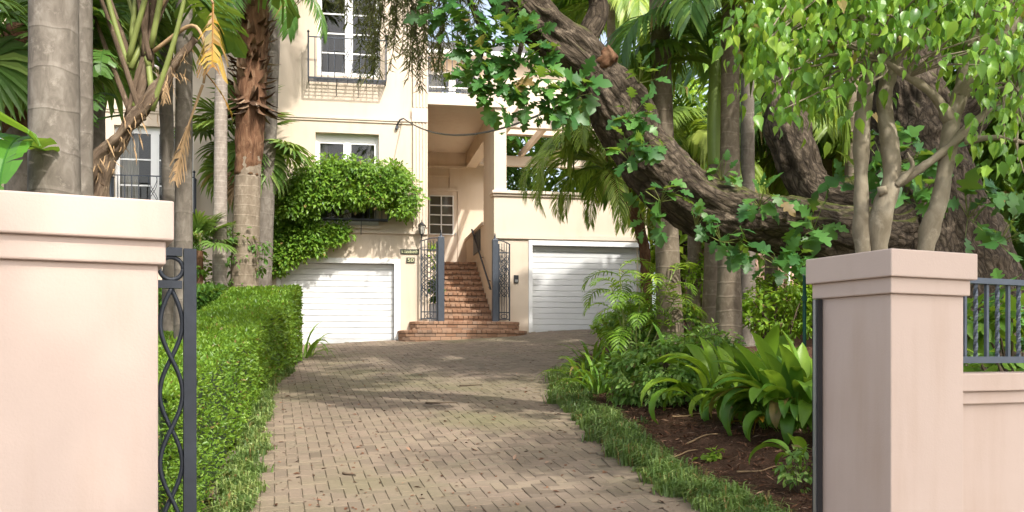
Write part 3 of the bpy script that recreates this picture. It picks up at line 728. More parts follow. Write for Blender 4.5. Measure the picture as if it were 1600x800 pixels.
def balcony(s0, s1, z0, z1, prot, nb, scroll=True):
    mb = MB(); r = .014
    hb(mb, s0, s1, -prot, -prot + .02, z0, z0 + .03); tr = MB(); hb(tr, s0, s1, -prot, -prot + .02, z1 - .012, z1 + .012)
    for s_ in (s0, s1 - .02):
        hb(tr, s_, s_ + .02, -prot + .02, -.002, z1 - .01, z1 + .01); hb(mb, s_, s_ + .02, -prot + .02, -.002, z0 + .003, z0 + .027)
    for d in np.linspace(-prot + .1, -.06, 4): hb(mb, s0 + .02, s1 - .02, d - .007, d + .007, z0 + .006, z0 + .02)
    for s_ in np.linspace(s0, s1, 9)[1:-1]: hb(mb, s_ - .005, s_ + .005, -prot + .02, -.002, z0 - .006, z0 + .005)
    for s_ in (s0 + (s1 - s0) * .36, s0 + (s1 - s0) * .64):
        P = [H([(s_, -prot * a, z0 - .30 * (1 - a) ** 1.0)])[0] for a in (1, .75, .4, .15, .02)]; mb.path(P, .009, 5)
    o = mb.build('balcony_railing', M['iron'], house); tr.build('top_rail', M['iron'], o)
    mid = (s0 + s1) / 2
    for k, s_ in enumerate(np.linspace(s0 + .01, s1 - .01, nb)):
        if scroll and abs(s_ - mid) < .17: continue
        e = k in (0, nb - 1); b = MB(); rr = .018 if e else .009
        hb(b, s_ - rr, s_ + rr, -prot + .01 - rr, -prot + .01 + rr, z0 + .03, z1 + (.09 if e else -.012)); ob = b.build('bar', M['iron'], o)
        if e:
            p = H([(s_, -prot + .01, z1 + .12)])[0]; kn = MB()
            kn.bar(p - (0, 0, .035), p, .014, 8, .034).bar(p, p + (0, 0, .035), .034, 8, .008).build('finial', M['iron'], o)
    for sd in (s0 + .01, s1 - .01):
        for d in np.linspace(-prot + .12, -.06, 3): hpart('side_bar', M['iron'], (sd - .008, sd + .008, d - .008, d + .008, z0 + .03, z1 - .01), parent=o)
    if scroll:
        sc = MB(); h_ = z1 - z0 - .05
        for sg in (1, -1):
            for ph in (.0, .5):
                P = [H([(mid + sg * .13 * math.sin(math.pi * t * 1.5 + ph) * (1 - .3 * t), -prot + .01, z0 + .03 + h_ * t)])[0] for t in np.linspace(0, 1, 14)]; sc.path(P, .007, 5)
        sc.build('scroll', M['iron'], o)
    return o
balcony(hs(481, -.38), hs(604, -.38), hz(540, 124, -.38), hz(540, 60, -.38), .38, 13)
balcony(hs(488, -.34), hs(607, -.34), hz(548, 343, -.34), hz(548, 285, -.34), .34, 13)
balcony(hs(172, -.34), hs(304, -.34), hz(238, 337, -.34), hz(238, 275, -.34), .34, 13)
# garage doors
def garage(op, label):
    s0, s1, z0, z1 = op; mb = MB()
    hb(mb, s0 - .002, s0 + .09, -.03, .1, z0, z1); hb(mb, s1 - .09, s1 + .05, -.03, .1, z0, z1); hb(mb, s0 - .002, s1 + .05, -.032, .1, z1 - .085, z1 + .03)
    fr = mb.build('garage_door', M['white'], house); fr['label'] = label
    a0, a1, b1 = s0 + .092, s1 - .092, z1 - .09; hgt = .137; k = 0; z = b1
    while z > z0:
        o = hpart('door_slat', M['garage'], (a0, a1, .125 + .001 * (k % 2), .16, z - hgt + .011, z), parent=fr); bevel(o, .005, 2); z -= hgt; k += 1
    hpart('backing', M['garage'], (a0, a1, .15, .17, z0, b1), parent=fr)
garage(op_g1, 'white slatted garage door below the leafy balcony')
RW0 = hs(772); op_g2 = (hs(826), hs(1012), 1.9, hz(900, 379)); PT = hz(800, 303); RW1 = 5.2
wall_open('garage_wall', M['facade'], RW0, RW1, .8, PT, 0., .32, [op_g2])
garage(op_g2, 'white slatted garage door below the terrace parapet')
hpart('parapet_cap', M['trim'], (RW0 - .06, RW1, -.09, .4, PT, PT + .07), (RW0 - .03, RW1, -.045, .36, PT - .06, PT), bev=.01)
hpart('string_course', M['trim'], (RW0, RW1, -.05, -.002, hz(800, 373), hz(800, 366)))
hpart('terrace_floor', M['trim'], (RW0 + .3, RW1, .32, 7.5, 4.3, 4.45))
hpart('garage_back_wall', M['interior'], (RW0 + .3, RW1, 5.5, 5.7, .8, 4.3))
hpart('garage_side_wall', M['facade'], (RW1 - .3, RW1, .32, 7.5, .8, 4.3))
# covered passage: side wall, column wall, soffit, back wall, door
SF = hz(668, 162); BD = 5.3; LZ = 4.12
hpart('passage_wall', M['facade'], (RW0, RW0 + .3, .32, 1.75, .8, SF), (RW0 + .002, RW0 + .3, .0, .32, PT + .07, SF), (RW0, RW0 + .3, 1.75, BD, .8, 4.95), (RW0, RW0 + .3, 1.75, BD, SF - .42, SF))
hpart('passage_wall_cap', M['trim'], (RW0 - .04, RW0 + .34, 1.752, BD, 4.95, 5.03))
hpart('louvre_panel', M['black'], (RW0 - .02, RW0 - .002, 2.3, 3.6, 4.35, 4.92))
hpart('soffit', M['facade'], (0, RW0 + .3, .004, BD, SF, SF + .22))
hpart('fascia', M['trim'], (.002, RW0 + .34, -.06, .0, SF - .02, SF + .26))
hpart('passage_back_wall', M['facade'], (-.3, RW0 + .6, BD, BD + .25, .8, SF + .2))
hpart('picture_rail', M['trim'], (.002, RW0, BD - .05, BD - .002, hz(690, 263, BD), hz(690, 259, BD)), (.002, RW0 - .45, BD - .04, BD - .002, hz(690, 277, BD), hz(690, 274, BD)), (RW0 - .5, RW0 - .45, BD - .04, BD - .002, LZ, hz(690, 259, BD) - .001))
ds0, ds1 = hs(640, BD - .06), hs(715, BD - .06)
dz0, dz1 = LZ + .01, hz(690, 299, BD - .06)
door = hpart('front_door', M['trim'], (ds0, ds1, BD - .06, BD - .002, dz0, dz1))
hpart('door_frame', M['trim'], (ds0 - .09, ds0 - .001, BD - .09, BD - .002, dz0, dz1 + .09), (ds1 + .001, ds1 + .09, BD - .09, BD - .002, dz0, dz1 + .09), (ds0 - .001, ds1 + .001, BD - .09, BD - .002, dz1 + .001, dz1 + .09), parent=door)
wz0, wz1 = hz(690, 366, BD - .08), hz(690, 306, BD - .08); ws0, ws1 = hs(671, BD - .08), hs(708, BD - .08)
for bx_ in [(a - .016, a + .016, BD - .1, BD - .061, wz0, wz1) for a in np.linspace(ws0, ws1, 3)] + [(ws0, ws1, BD - .098, BD - .061, b - .016, b + .016) for b in np.linspace(wz0, wz1, 5)]: hpart('glazing_bar', M['white'], bx_, parent=door)
pane_dark = plain('dark_glass', (.09, .08, .065), .06, var=.3, scale=3)
for a, b in zip(np.linspace(ws0, ws1, 3)[:-1], np.linspace(ws0, ws1, 3)[1:]):
    for c, d in zip(np.linspace(wz0, wz1, 5)[:-1], np.linspace(wz0, wz1, 5)[1:]): hpart('pane', pane_dark, (a + .018, b - .018, BD - .072, BD - .0605, c + .018, d - .018), parent=door)
hpart('door_knob', M['gold'], (hs(711, BD - .1), hs(713, BD - .1), BD - .12, BD - .061, LZ + 1.0, LZ + 1.06), parent=door)
# upper terrace over the passage, set-back upper storey, pergola
rz0, rz1 = SF + .26, SF + 1.12
ur = hpart('balcony_railing', M['iron'], (.05, RW0 + .3, .02, .05, rz1 - .02, rz1))
hpart('bottom_rail', M['iron'], (.05, RW0 + .3, .02, .05, rz0 + .06, rz0 + .08), parent=ur); hpart('post', M['iron'], (.02, .048, .018, .052, rz0 - .05, rz1 + .01), parent=ur)
for k, s_ in enumerate(np.linspace(.08, RW0 + .28, 15)): hpart('bar', M['iron'], (s_ - .008, s_ + .008, .027, .043, rz0 - .05, rz1 - .02), parent=ur)
uw = (.0, 4.4, SF + .2, hz(690, 90, 3.6))
wall_open('upper_wall', M['facade'], .0, 4.4, SF + .22, uw[3], 3.6, 3.85, [(.25, 1.75, SF + .3, uw[3] - .35)])
window('french_door', (.25, 1.75, SF + .3, uw[3] - .35), 3.66, 2, 4, curtain=.3)
hpart('upper_roof', M['roof'], (-.0, 4.7, 3.2, 7.4, uw[3] + .12, uw[3] + .3)); hpart('eave', M['white'], (.0, 4.7, 3.2, 3.598, uw[3] + .0, uw[3] + .12))
PGZ = hz(800, 190)
hpart('pergola_beam', M['trim'], (RW0 + .3, RW1, .05, .28, PGZ - .12, PGZ + .16))
hpart('pergola_post', M['trim'], (RW1 - .3, RW1, .05, .28, PT + .07, PGZ - .12))
hpart('pergola_post', M['trim'], (hs(930), hs(930) + .25, .05, .28, PT + .07, PGZ - .12))
hpart('pergola_beam', M['trim'], (RW0 + .3, RW1, 4.6, 4.8, PGZ - .12, PGZ + .16))
for k in range(4):
    s_ = RW0 + .55 + k * .95; hpart('rafter', M['trim'], (s_, s_ + .1, -.25, 5.0, PGZ + .16, PGZ + .34))
# lantern, intercom
ln = MB(); lp = H([(hs(659, -.2), -.2, hz(659, 357, -.2))])[0]
ln.bar(lp - (0, 0, .13), lp + (0, 0, .07), .045, 6, .085).build('lantern', M['lantern_glass'], house)
lo = COL.objects[-1] if False else [o for o in house.children if o.name.startswith('lantern')][0]
lb = MB(); lb.bar(lp + (0, 0, .072), lp + (0, 0, .15), .105, 6, .02).bar(lp + (0, 0, .15), lp + (0, 0, .21), .016, 6, .006).bar(lp - (0, 0, .17), lp - (0, 0, .132), .02, 6, .055)
lb.bar(lp - (0, 0, .26), lp - (0, 0, .17), .008, 6, .02)
for k in range(6):
    a = k * math.pi / 3; c = np.array((math.cos(a), math.sin(a), 0)); lb.bar(lp - (0, 0, .13) + c * .047, lp + (0, 0, .07) + c * .087, .008, 4)
lb.bar(lp - (0, 0, .2), H([(hs(659, -.2), .0, hz(659, 357, -.2) - .26)])[0], .013, 6)
lb.build('lantern_cage', M['black'], lo)
ic = hpart('intercom', M['black'], (hs(803), hs(810), -.03, -.002, hz(806, 442), hz(806, 430)))
hpart('speaker_plate', M['gold'], (hs(803) + .02, hs(810) - .02, -.036, -.0302, hz(806, 441), hz(806, 437)), parent=ic)

# house signs
def text(body, s, d, z, h, wid, parent):
    cu = bpy.data.curves.new('lettering', 'FONT'); cu.body = body; cu.align_x = 'CENTER'; cu.align_y = 'CENTER'; cu.extrude = .004
    to = bpy.data.objects.new('tmp', cu); COL.objects.link(to); dg = bpy.context.evaluated_depsgraph_get(); me = bpy.data.meshes.new_from_object(to.evaluated_get(dg))
    bpy.data.objects.remove(to); co = np.array([v.co[:] for v in me.vertices]); mn, mx = co.min(0), co.max(0)
    co = (co - (mn + mx) / 2) / (mx - mn) * np.array((wid, h, .008))
    V = H(np.column_stack([s + co[:, 0], d - co[:, 2], z + co[:, 1]])); me.vertices.foreach_set('co', V.ravel()); me.update()
    me.materials.clear(); me.materials.append(M['letter']); me.name = 'lettering'
    return put(bpy.data.objects.new('lettering', me), parent)
def sign(u0, u1, v0, v1, body, label, fh, fw):
    s0, s1, z1, z0 = hs(u0), hs(u1), hz((u0 + u1) / 2, v0), hz((u0 + u1) / 2, v1)
    o = thing('house_sign', Vector(H([((s0 + s1) / 2, 0, z0)])[0]), label, 'sign')
    hpart('plaque', M['plaque'], (s0, s1, -.025, -.002, z0, z1), parent=o)
    text(body, (s0 + s1) / 2, -.03, (z0 + z1) / 2, (z1 - z0) * fh, (s1 - s0) * fw, o)
sign(625.5, 655, 389.5, 397, 'Elizabeth', 'dark name plaque with pale letters above the number plate', .66, .86)
sign(635, 648, 402.5, 410.5, '50', 'small dark house number plate under the name plaque', .72, .72)

# ------------------------------------------------------------------ brick steps
steps = thing('brick_steps', Vector(H([(.8, .3, 1.9)])[0]), 'red brick steps rising from a rounded stoop through the iron gates', 'steps')
BW = .112
bme = {}
def brick_piece(lx, ly, lz):
    k = (lx, ly, lz)
    if k not in bme:
        V, Fq = paver_verts(lx - .008, ly - .008, lz, .008); V[V[:, 2] < 0, 2] = 0; V[8:, 2] = 0
        m = MB().add(V, np.vstack([Fq, [(11, 10, 9, 8)]])).mesh('brick'); m.materials.append(M['brick']); bme[k] = m
    return bme[k]
def hbrick(k, s, d, z, rot, parent):
    p = H([(s, d, z)])[0]; return inst('brick', brick_piece(*k), parent, Matrix.Translation(Vector(p)) @ Matrix.Rotation(HA + rot + random.uniform(-.01, .01), 4, 'Z'))
SL, SR = hs(694), RW0 - .004
z_s2 = hz(735, 503, -.3); rise = (LZ - z_s2) / 11; run = .30
for k in range(11):
    d0 = .12 + k * run; zt_ = z_s2 + rise * (k + 1)
    t = hpart('step', M['mortar'], (SL, SR, d0 + .02, d0 + run + (2.0 if k == 10 else .05), zt_ - rise - .05, zt_ - .062), parent=steps)
    n_ = int((SR - SL) / BW); w_ = (SR - SL) / n_
    for i in range(n_): hbrick((BW, .23, .066), SL + (i + .5) * w_, d0 + .1, zt_ - .064, 0., t)
    n2 = max(2, round((SR - SL) / .236)); w2_ = (SR - SL) / n2
    for i in range(n2): hbrick((.232, .10, rise - .078), SL + (i + .5) * w2_ + (0), d0 + .062, zt_ - rise + .006, 0., t)
hpart('landing', M['brick'], (.02, SR, .12 + 11 * run, BD - .1, LZ - .3, LZ), parent=steps)
hpart('cheek_wall', M['trim'], (hs(686), SL - .002, -.05, 4.0, 1.8, z_s2 + .25), (.012, SL - .003, 1.2, BD - .1, 1.8, LZ + .05), parent=steps)
def stoop(s0, s1, prot, zt_, zb_):
    N_ = 40; cx = (s0 + s1) / 2; a_ = (s1 - s0) / 2
    def P_(t): c = math.cos(t); s_ = math.sin(t); ex = .55; return (cx - a_ * math.copysign(abs(c) ** ex, c), -prot * abs(s_) ** ex)
    ts = np.linspace(0, math.pi, 400); pts = np.array([P_(t) for t in ts]); L = np.concatenate([[0], np.cumsum(np.linalg.norm(np.diff(pts, axis=0), axis=1))])
    inn = pts * 1.0; V = []
    rim = pts[::10]; n_ = len(rim); cen = np.array((cx, 0.))
    rr = cen + (rim - cen) * .985
    V = np.vstack([H(np.column_stack([rr, np.full(n_, zt_ - .064)])), H(np.column_stack([rr, np.full(n_, zb_)])), H([(cx, .12, zt_ - .064)])]); i = np.arange(n_ - 1)
    core = MB().add(V, [np.stack([i, i + 1, i + 1 + n_, i + n_], 1)[:, ::-1], np.stack([i, i + 1, np.full(n_ - 1, 2 * n_)], 1)]).build('stoop_step', M['mortar'], steps)
    nb = int(L[-1] / BW)
    for k in range(nb):
        q = (k + .5) * L[-1] / nb; x = np.interp(q, L, pts[:, 0]); y_ = np.interp(q, L, pts[:, 1]); x2 = np.interp(q + .05, L, pts[:, 0]); y2 = np.interp(q + .05, L, pts[:, 1])
        t = unit(np.array((x2 - x, y2 - y_)) + 1e-9); nn = np.array((-t[1], t[0]))
        hbrick((BW, .23, .066), x + nn[0] * .1, y_ + nn[1] * .1, zt_ - .064, math.atan2(t[1], t[0]), core)
    zz_ = zt_ - .07; row = 0
    while zz_ > zb_:
        nb = int(L[-1] / .236)
        for k in range(nb + row % 2):
            q = min(max((k + (.5 if row % 2 == 0 else 0)) * L[-1] / nb, .05), L[-1] - .05); x = np.interp(q, L, pts[:, 0]); y_ = np.interp(q, L, pts[:, 1]); x2 = np.interp(q + .05, L, pts[:, 0]); y2 = np.interp(q + .05, L, pts[:, 1])
            t = unit(np.array((x2 - x, y2 - y_)) + 1e-9); nn = np.array((-t[1], t[0]))
            hbrick((.232, .1, .072), x + nn[0] * .052, y_ + nn[1] * .052, zz_ - .078, math.atan2(t[1], t[0]), core)
        zz_ -= .082; row += 1
    # paving behind the nosing
    mb = MB()
    for q in np.arange(s0 + .3, s1 - .3, .118):
        hb(mb, q, q + .112, -prot + .25, .11, zt_ - .064, zt_ - .004)
    return core
hs_l = lambda u: hs(u, -.6)
zs1 = hz(730, 516, -.85)
stoop(hs_l(624), hs_l(826), .95, zs1, 1.75)
stoop(hs_l(643), hs_l(816), .62, z_s2, zs1 - .02)
hpart('stoop_paving', M['brick'], (hs_l(655), hs_l(806), -.36, .119, z_s2 - .06, z_s2 - .006), parent=steps)
hr = thing('stair_handrail', Vector(H([(RW0 - .08, .3, 3.)])[0]), 'black handrail sloping up the wall beside the brick steps', 'handrail')
ra = H([(RW0 - .075, .25, hz(764, 445, .25))])[0]; rb = H([(RW0 - .075, 3.3, hz(728, 362, 3.3))])[0]
MB().path([ra + (0, 0, -.06), ra, rb, rb + (0, .1, -.02)], .024, 8).build('rail', M['iron'], hr)
for t in (.08, .5, .93):
    p = ra * (1 - t) + rb * t; MB().bar(p, p + np.array((*(HE * .075), -.03)), .012, 6).build('bracket', M['iron'], hr)

# ------------------------------------------------------------------ iron gates at the steps
def iron_gate(up0, up1, ul0, ul1, vt, vb, label, d=-.16, hang=1):
    p0, p1 = hs(up0, d), hs(up1, d); l0, l1 = hs(ul0, d), hs(ul1, d); z0 = z_s2 + .002; z1 = hz((up0 + up1) / 2, vt, d)
    t = thing('entrance_gate', Vector(H([((l0 + p1) / 2, d, z0)])[0]), label, 'gate', 'iron gates standing open at the steps')
    bevel(hpart('post', M['iron_blue'], (p0, p1, d - .07, d + .07, z0, z1), parent=t), .01)
    pp = H([((p0 + p1) / 2, d, z1)])[0]
    MB().bar(pp, pp + (0, 0, .05), .05, 8, .02).bar(pp + (0, 0, .05), pp + (0, 0, .17), .022, 6, .004).build('finial', M['iron'], t)
    fr = MB(); a0, a1 = min(l0, l1), max(l0, l1); z2 = z1 - .03
    for s_ in (a0, a1 - .03): hb(fr, s_, s_ + .03, d - .02, d + .02, z0 + .03, z2 - .08)
    for z in (z0 + .06, z0 + .22, z2 - .3): hb(fr, a0 + .03, a1 - .03, d - .014, d + .014, z, z + .025)
    arc = [H([(a0 + (a1 - a0) * q, d, z2 - .085 + .09 * math.sin(math.pi * q * .5 if hang > 0 else math.pi * (1 - q) * .5))])[0] for q in np.linspace(0, 1, 9)]; fr.path(arc, .014, 6)
    fr.build('leaf_frame', M['iron'], t)
    nbar = max(3, int((a1 - a0) / .085))
    for s_ in np.linspace(a0 + .03, a1 - .03, nbar + 2)[1:-1]:
        MB().bar(H([(s_, d, z0 + .06)])[0], H([(s_, d, z2 - .06)])[0], .009, 5).build('bar', M['iron'], t)
    sc = MB(); mid = (a0 + a1) / 2; am = (a1 - a0) / 2 - .03
    for sg in (1, -1):
        for ph in (0, 1.2, 2.4):
            sc.path([H([(mid + sg * am * math.sin(q * 9 + ph) * .95, d - .012, z0 + .6 + q * 1.0)])[0] for q in np.linspace(0, 1, 36)], .008, 5)
    for c in ((mid, z0 + .14),):
        for r_ in (.05,): rg_ = MB().path([H([(c[0] + r_ * math.cos(a) * 1.6, d, c[1] + r_ * math.sin(a))])[0] for a in np.linspace(0, 6.28, 17)[:-1]], .008, 5, True); rg_.build('ring', M['iron'], t)
    # small iron leaves
    for k in range(16):
        a = H([(mid + random.uniform(-am, am), d - .02, z0 + random.uniform(.6, 1.6))])[0]; sc.bar(a, a + np.array((random.uniform(-.05, .05), 0, random.uniform(-.07, .07))), .016, 5, .003)
    sc.build('scrollwork', M['iron'], t)
iron_gate(684, 694, 657, 683.5, 370, 502, 'wrought iron gate leaf in front of the fluted pilaster', hang=1)
iron_gate(769, 778, 778.5, 797, 374, 502, 'wrought iron gate leaf beside the intercom', hang=-1)

# overhead cable from a bracket on the house to the tree limb
cb = thing('overhead_cable', Vector(H([(hs(620), 0, hz(620, 190))])[0]), 'thin black cable sagging from the house wall to the tree', 'cable')
ca_, cb_ = H([(hs(630), -.12, hz(630, 187))])[0], W(905, 150, 10.6)
MB().path([ca_ * (1 - t) + cb_ * t + np.array((0, 0, -.75 * 4 * t * (1 - t) * .55)) for t in np.linspace(0, 1, 30)], .016, 5).build('wire', M['black'], cb)
MB().path([ca_, H([(hs(624), -.14, hz(624, 190))])[0], H([(hs(620), -.0, hz(620, 197))])[0]], .022, 6).bar(H([(hs(620), -.0, hz(620, 200))])[0], H([(hs(620), -.08, hz(620, 200))])[0], .04, 8).build('bracket', M['iron'], cb)
# ------------------------------------------------------------------ hedges
def hedge_leaves(mb, P0, N0, dens_size, n):
    pass
def hedge(label, path, half, hgt, name='clipped_hedge', nleaf=60000, leaf=.05, mat='lf_hedge'):
    """path: centre line points (x, y); half: half widths; hgt: heights over the ground"""
    C = catmull(np.column_stack([path, half, hgt]), 8); t = np.gradient(C[:, :2], axis=0); t = unit(t); nr = np.column_stack([-t[:, 1], t[:, 0]])
    m = len(C); prof = [(-1, .02), (-1, .55), (-1, .97), (-.94, 1), (-.5, 1.0), (0, 1.0), (.5, 1.0), (.94, 1), (1, .97), (1, .55), (1, .02)]; k = len(prof)
    def pt(i, a, h):                      # i float along path
        i0 = np.clip(np.floor(i).astype(int), 0, m - 2); f = (i - i0)[:, None]; c = C[i0] * (1 - f) + C[i0 + 1] * f; nn = nr[i0] * (1 - f) + nr[i0 + 1] * f
        xy = c[:, :2] + nn * (a * c[:, 2])[:, None]; z0 = g(xy[:, 0], xy[:, 1]); return np.column_stack([xy, z0 + h * c[:, 3]]), nn
    o = thing(name, (C[m // 2, 0], C[m // 2, 1], gz(C[m // 2, 0], C[m // 2, 1])), label, 'hedge')
    V = []
    for i in range(m):
        for a, h in prof: V.append(pt(np.array([float(i)]), np.array([a * .93]), np.array([h * .95]))[0][0])
    V = np.array(V); V += .03 * np.stack([vnoise(V * 5, q) for q in range(3)], 1)
    i, j = np.meshgrid(np.arange(m - 1), np.arange(k - 1), indexing='ij'); i = i.ravel(); j = j.ravel()
    f = np.stack([i * k + j, (i + 1) * k + j, (i + 1) * k + j + 1, i * k + j + 1], 1)
    MB().add(V, [f, np.array([list(range(k))]), np.array([list(range((m - 1) * k, m * k))[::-1]])]).build('light_block_core', M['hedge_core'], o)  # solid dark core added inside the leaves to block light
    mb = MB(); n = nleaf; per = rng.random(n) ** 1.25 * (m - 1)            # more leaves towards the near end
    which = rng.random(n); a = np.where(which < .42, rng.uniform(-1, 1, n), np.where(which < .84, 1., -1.)) ; h = np.where(which < .42, 1., rng.random(n) ** .8)
    end = which > .93; per = np.where(end & (rng.random(n) < .6), np.where(rng.random(n) < .5, 0., m - 1.001), per); a = np.where(end, rng.uniform(-1, 1, n), a)
    P, nn = pt(per, a, h); out = np.where((h >= 1)[:, None], np.array((0, 0, 1.)), np.column_stack([nn * np.sign(a)[:, None], np.zeros(n)]))
    out = unit(out + .01); lump = fbm(P * np.array((2.2, 2.2, 2.2)), 4); P = P + out * (.016 * lump + .010 * rng.normal(size=n) + .0)[:, None]
    X = unit(out * .55 + rdir(n) * .9 + np.array((0, 0, .25))); N = unit(out * .8 + np.array((0, 0, .6)) + .6 * rdir(n))
    dist = P[:, 1]; size = leaf * (.6 + .7 * rng.random(n)) * np.clip(dist / 8, .9, 2.0)
    scatter(mb, T_DIA, P, X, N, size, np.clip(.25 * lump + rng.random(n) * .8, 0, 1)); mb.build('foliage', M[mat], o, kind='stuff')
    return o
hp = [(-2.72, 5.6), (-2.95, 7.1), (-3.6, 10.5), (-4.25, 14.0), (-4.5, 16.5), (-4.72, 18.4)]
hedge('long clipped bright green hedge lining the paved driveway', [(x, y) for x, y in hp], [.68, .68, .66, .66, .64, .64], [1.06, 1.04, .97, .97, 1.16, 1.42], nleaf=130000, leaf=.041)
hedge('dark clipped hedge joining the driveway hedge behind the sliding gate', [(-5.45, 18.0), (-7.5, 17.7), (-10, 17.4)], [.5, .5, .5], [1.4, 1.42, 1.42], nleaf=14000, leaf=.07, mat='lf_dark')

# ------------------------------------------------------------------ low border grass, both sides of the drive
def grass_border(name, label, pts, width, n, h, tuft=60):
    C = catmull(pts, 12); o = MB(); L = np.concatenate([[0], np.cumsum(np.linalg.norm(np.diff(C, axis=0), axis=1))])
    nt_ = n // tuft; q = rng.random(nt_) ** 1.3 * L[-1]; cx = np.interp(q, L, C[:, 0]) + rng.normal(size=nt_) * width * .5; cy = np.interp(q, L, C[:, 1]) + rng.normal(size=nt_) * width * .25
    P = np.repeat(np.column_stack([cx, cy]), tuft, 0); k = len(P); P = P + rng.normal(size=(k, 2)) * .035
    z = g(P[:, 0], P[:, 1]) + .0; d = rng.uniform(0, 2 * np.pi, k); ln = h * (.55 + .7 * rng.random(k)) * np.repeat(.4 + .9 * rng.random(nt_), tuft)
    lean = .25 + .75 * rng.random(k); dx = np.column_stack([np.cos(d), np.sin(d)]); wv = .0045 + .004 * rng.random(k); per = np.column_stack([-dx[:, 1], dx[:, 0]])
    V = []
    for t, zz_, xx_, w_ in ((0, 0, 0, 1), (.5, .62, .32, .9), (1, .72, 1.0, .12)):
        zc = z + ln * zz_ * (1.25 - .75 * lean * t); c = P + dx * (ln * xx_ * lean)[:, None]
        V += [np.column_stack([c + per * (wv * w_)[:, None], zc]), np.column_stack([c - per * (wv * w_)[:, None], zc])]
    V = np.stack(V, 1).reshape(-1, 3); b = np.arange(k)[:, None] * 6
    F_ = np.concatenate([b + np.array((0, 1, 3, 2)), b + np.array((2, 3, 5, 4))])
    r_ = np.repeat(rng.random(nt_), tuft) * .6 + .4 * rng.random(k)
    ob = o.add(V, F_, np.concatenate([r_, r_])).build(name, M['lf_grass'], None, kind='stuff'); tag(ob, label, 'grass'); return ob
grass_border('border_grass', 'fringe of dark border grass along the garden bed edge', [(xr(y) + .13, y) for y in (5.8, 7, 8.3, 9.5, 11, 12.5, 14, 15.5)], .2, 34000, .2)
grass_border('border_grass', 'thin strip of border grass at the foot of the long hedge', [(xl(y) - .06, y) for y in (5.2, 7, 9, 11, 13, 15, 17)], .13, 15000, .14)
# dry twigs and fallen leaves on the drive
fl = MB(); k = 800; yy = 6.5 + 14 * rng.random(k) ** 1.5; xx = xl(yy) + (xr(yy) - xl(yy)) * rng.random(k)
scatter(fl, T_OVAL, np.column_stack([xx, yy, g(xx, yy) + .024]), rdir(k) * np.array((1, 1, .15)), np.array((0, 0, 1.)) + .3 * rdir(k), .025 + .045 * rng.random(k) ** 2)
tag(fl.build('fallen_leaves', M['chip'], None, kind='stuff'), 'small dry leaves scattered over the paved driveway', 'leaves')
for (u, v, ln, an, lab) in ((736, 604, .34, .15, 'curved dry twig on the upper driveway pavers'), (690, 632, .4, -.1, 'straight dark twig lying across the driveway middle'), (958, 698, .3, .35, 'short bent stick beside the border grass'), (1000, 640, .2, -.3, 'stubby brown stick near the strap-leaved clump'), (546, 746, .14, -.7, 'small grey twig on the sunlit pavers')):
    Y = 1.91 / (.108 + (v - HOR) / F0); p = np.array(((u - 800) / F0 * Y, Y)); d = np.array((math.cos(an), math.sin(an))) * ln
    pts = [np.array((*(p + d * t + np.array((-d[1], d[0])) * .12 * math.sin(t * 5)), gz(*(p + d * t)) + .03)) for t in np.linspace(-.5, .5, 6)]
    tw = MB()
    tube(tw, pts, np.linspace(.012, .005, 6), 6, 3); tag(tw.build('fallen_twig', M['twig'], None, True), lab, 'twig', 'twigs fallen on the drive')

# ------------------------------------------------------------------ left garden
LP, LPY = M['lf_palm'], M['lf_palm_y']
FR = [pinnate('frond', LP, 70, 1.0, seed=1), pinnate('frond', LP, 45, 1.1, seed=2), pinnate('frond', LP, 20, .9, seed=3, hang=.8), pinnate('frond', LPY, 55, 1.25, seed=4)]
FRD = [pinnate('frond', LP, 50, 1.5, 50, .34, .02, 1.3, seed=5), pinnate('frond', LPY, 25, 1.3, 50, .34, .02, 1.5, seed=6), pinnate('frond', LPY, 65, 1.5, 50, .32, .02, 1.2, seed=7)]
FA = [fan('fan_leaf', M['lf_fan'], 65, .55, seed=1, droop=.4), fan('fan_leaf', M['lf_fan'], 25, .55, seed=2, droop=.6), fan('fan_leaf', M['lf_fan'], -15, .5, seed=3, droop=.9, tilt=.3), fan('fan_leaf', M['lf_fan'], 5, .5, seed=4, droop=.8)]
FAS = [fan('dead_fan_leaf', M['straw'], -60, .5, 22, seed=5, droop=1.2, tilt=.4)]
def palm(name, label, u, v_base_hint, Y, r0, r1, top, mat, every, fronds=None, nf=0, L=2., lean=0., fname='frond', group=None, leanY=0., flare=1.12):
    x = (u - 800) / F0 * Y; z0 = gz(x, Y) - .05; t = thing(name, (x, Y, z0), label, 'palm', group)
    pts = [(x - lean * .0, Y, z0), (x + lean * .35, Y + leanY * .35, z0 + (top - z0) * .35), (x + lean * .7, Y + leanY * .7, z0 + (top - z0) * .7), (x + lean, Y + leanY, top)]
    palm_trunk(t, pts, [r0 * flare, r0, (r0 + r1) / 2, r1], M[mat], every)
    if fronds: crown(t, (x + lean, Y + leanY, top), fronds, nf, L, fname)
    return t, np.array((x + lean, Y + leanY, top))
palm('grey_palm', 'thick smooth grey palm trunk directly behind the pillar by the sliding gate', 87, 0, 7.4, .185, .165, 8.5, 'palm_grey', .34, FR, 14, 2.6, -.03)
palm('grey_palm', 'slim grey palm trunk half hidden behind the thick grey trunk', 127, 0, 8.6, .10, .085, 8.2, 'palm_grey', .25, FR, 9, 2.0)
palm('grey_palm', 'mottled pale grey palm trunk next to the dark weeping tree trunk', 286, 0, 10.6, .095, .08, 8.0, 'palm_grey', .2, FR, 10, 2.0, .02)
palm('ringed_palm', 'slender pale trunk with close rings between the hedge and house', 342, 0, 19.2, .135, .11, 9.6, 'palm_pale', .12, FR, 10, 2.2, .07)
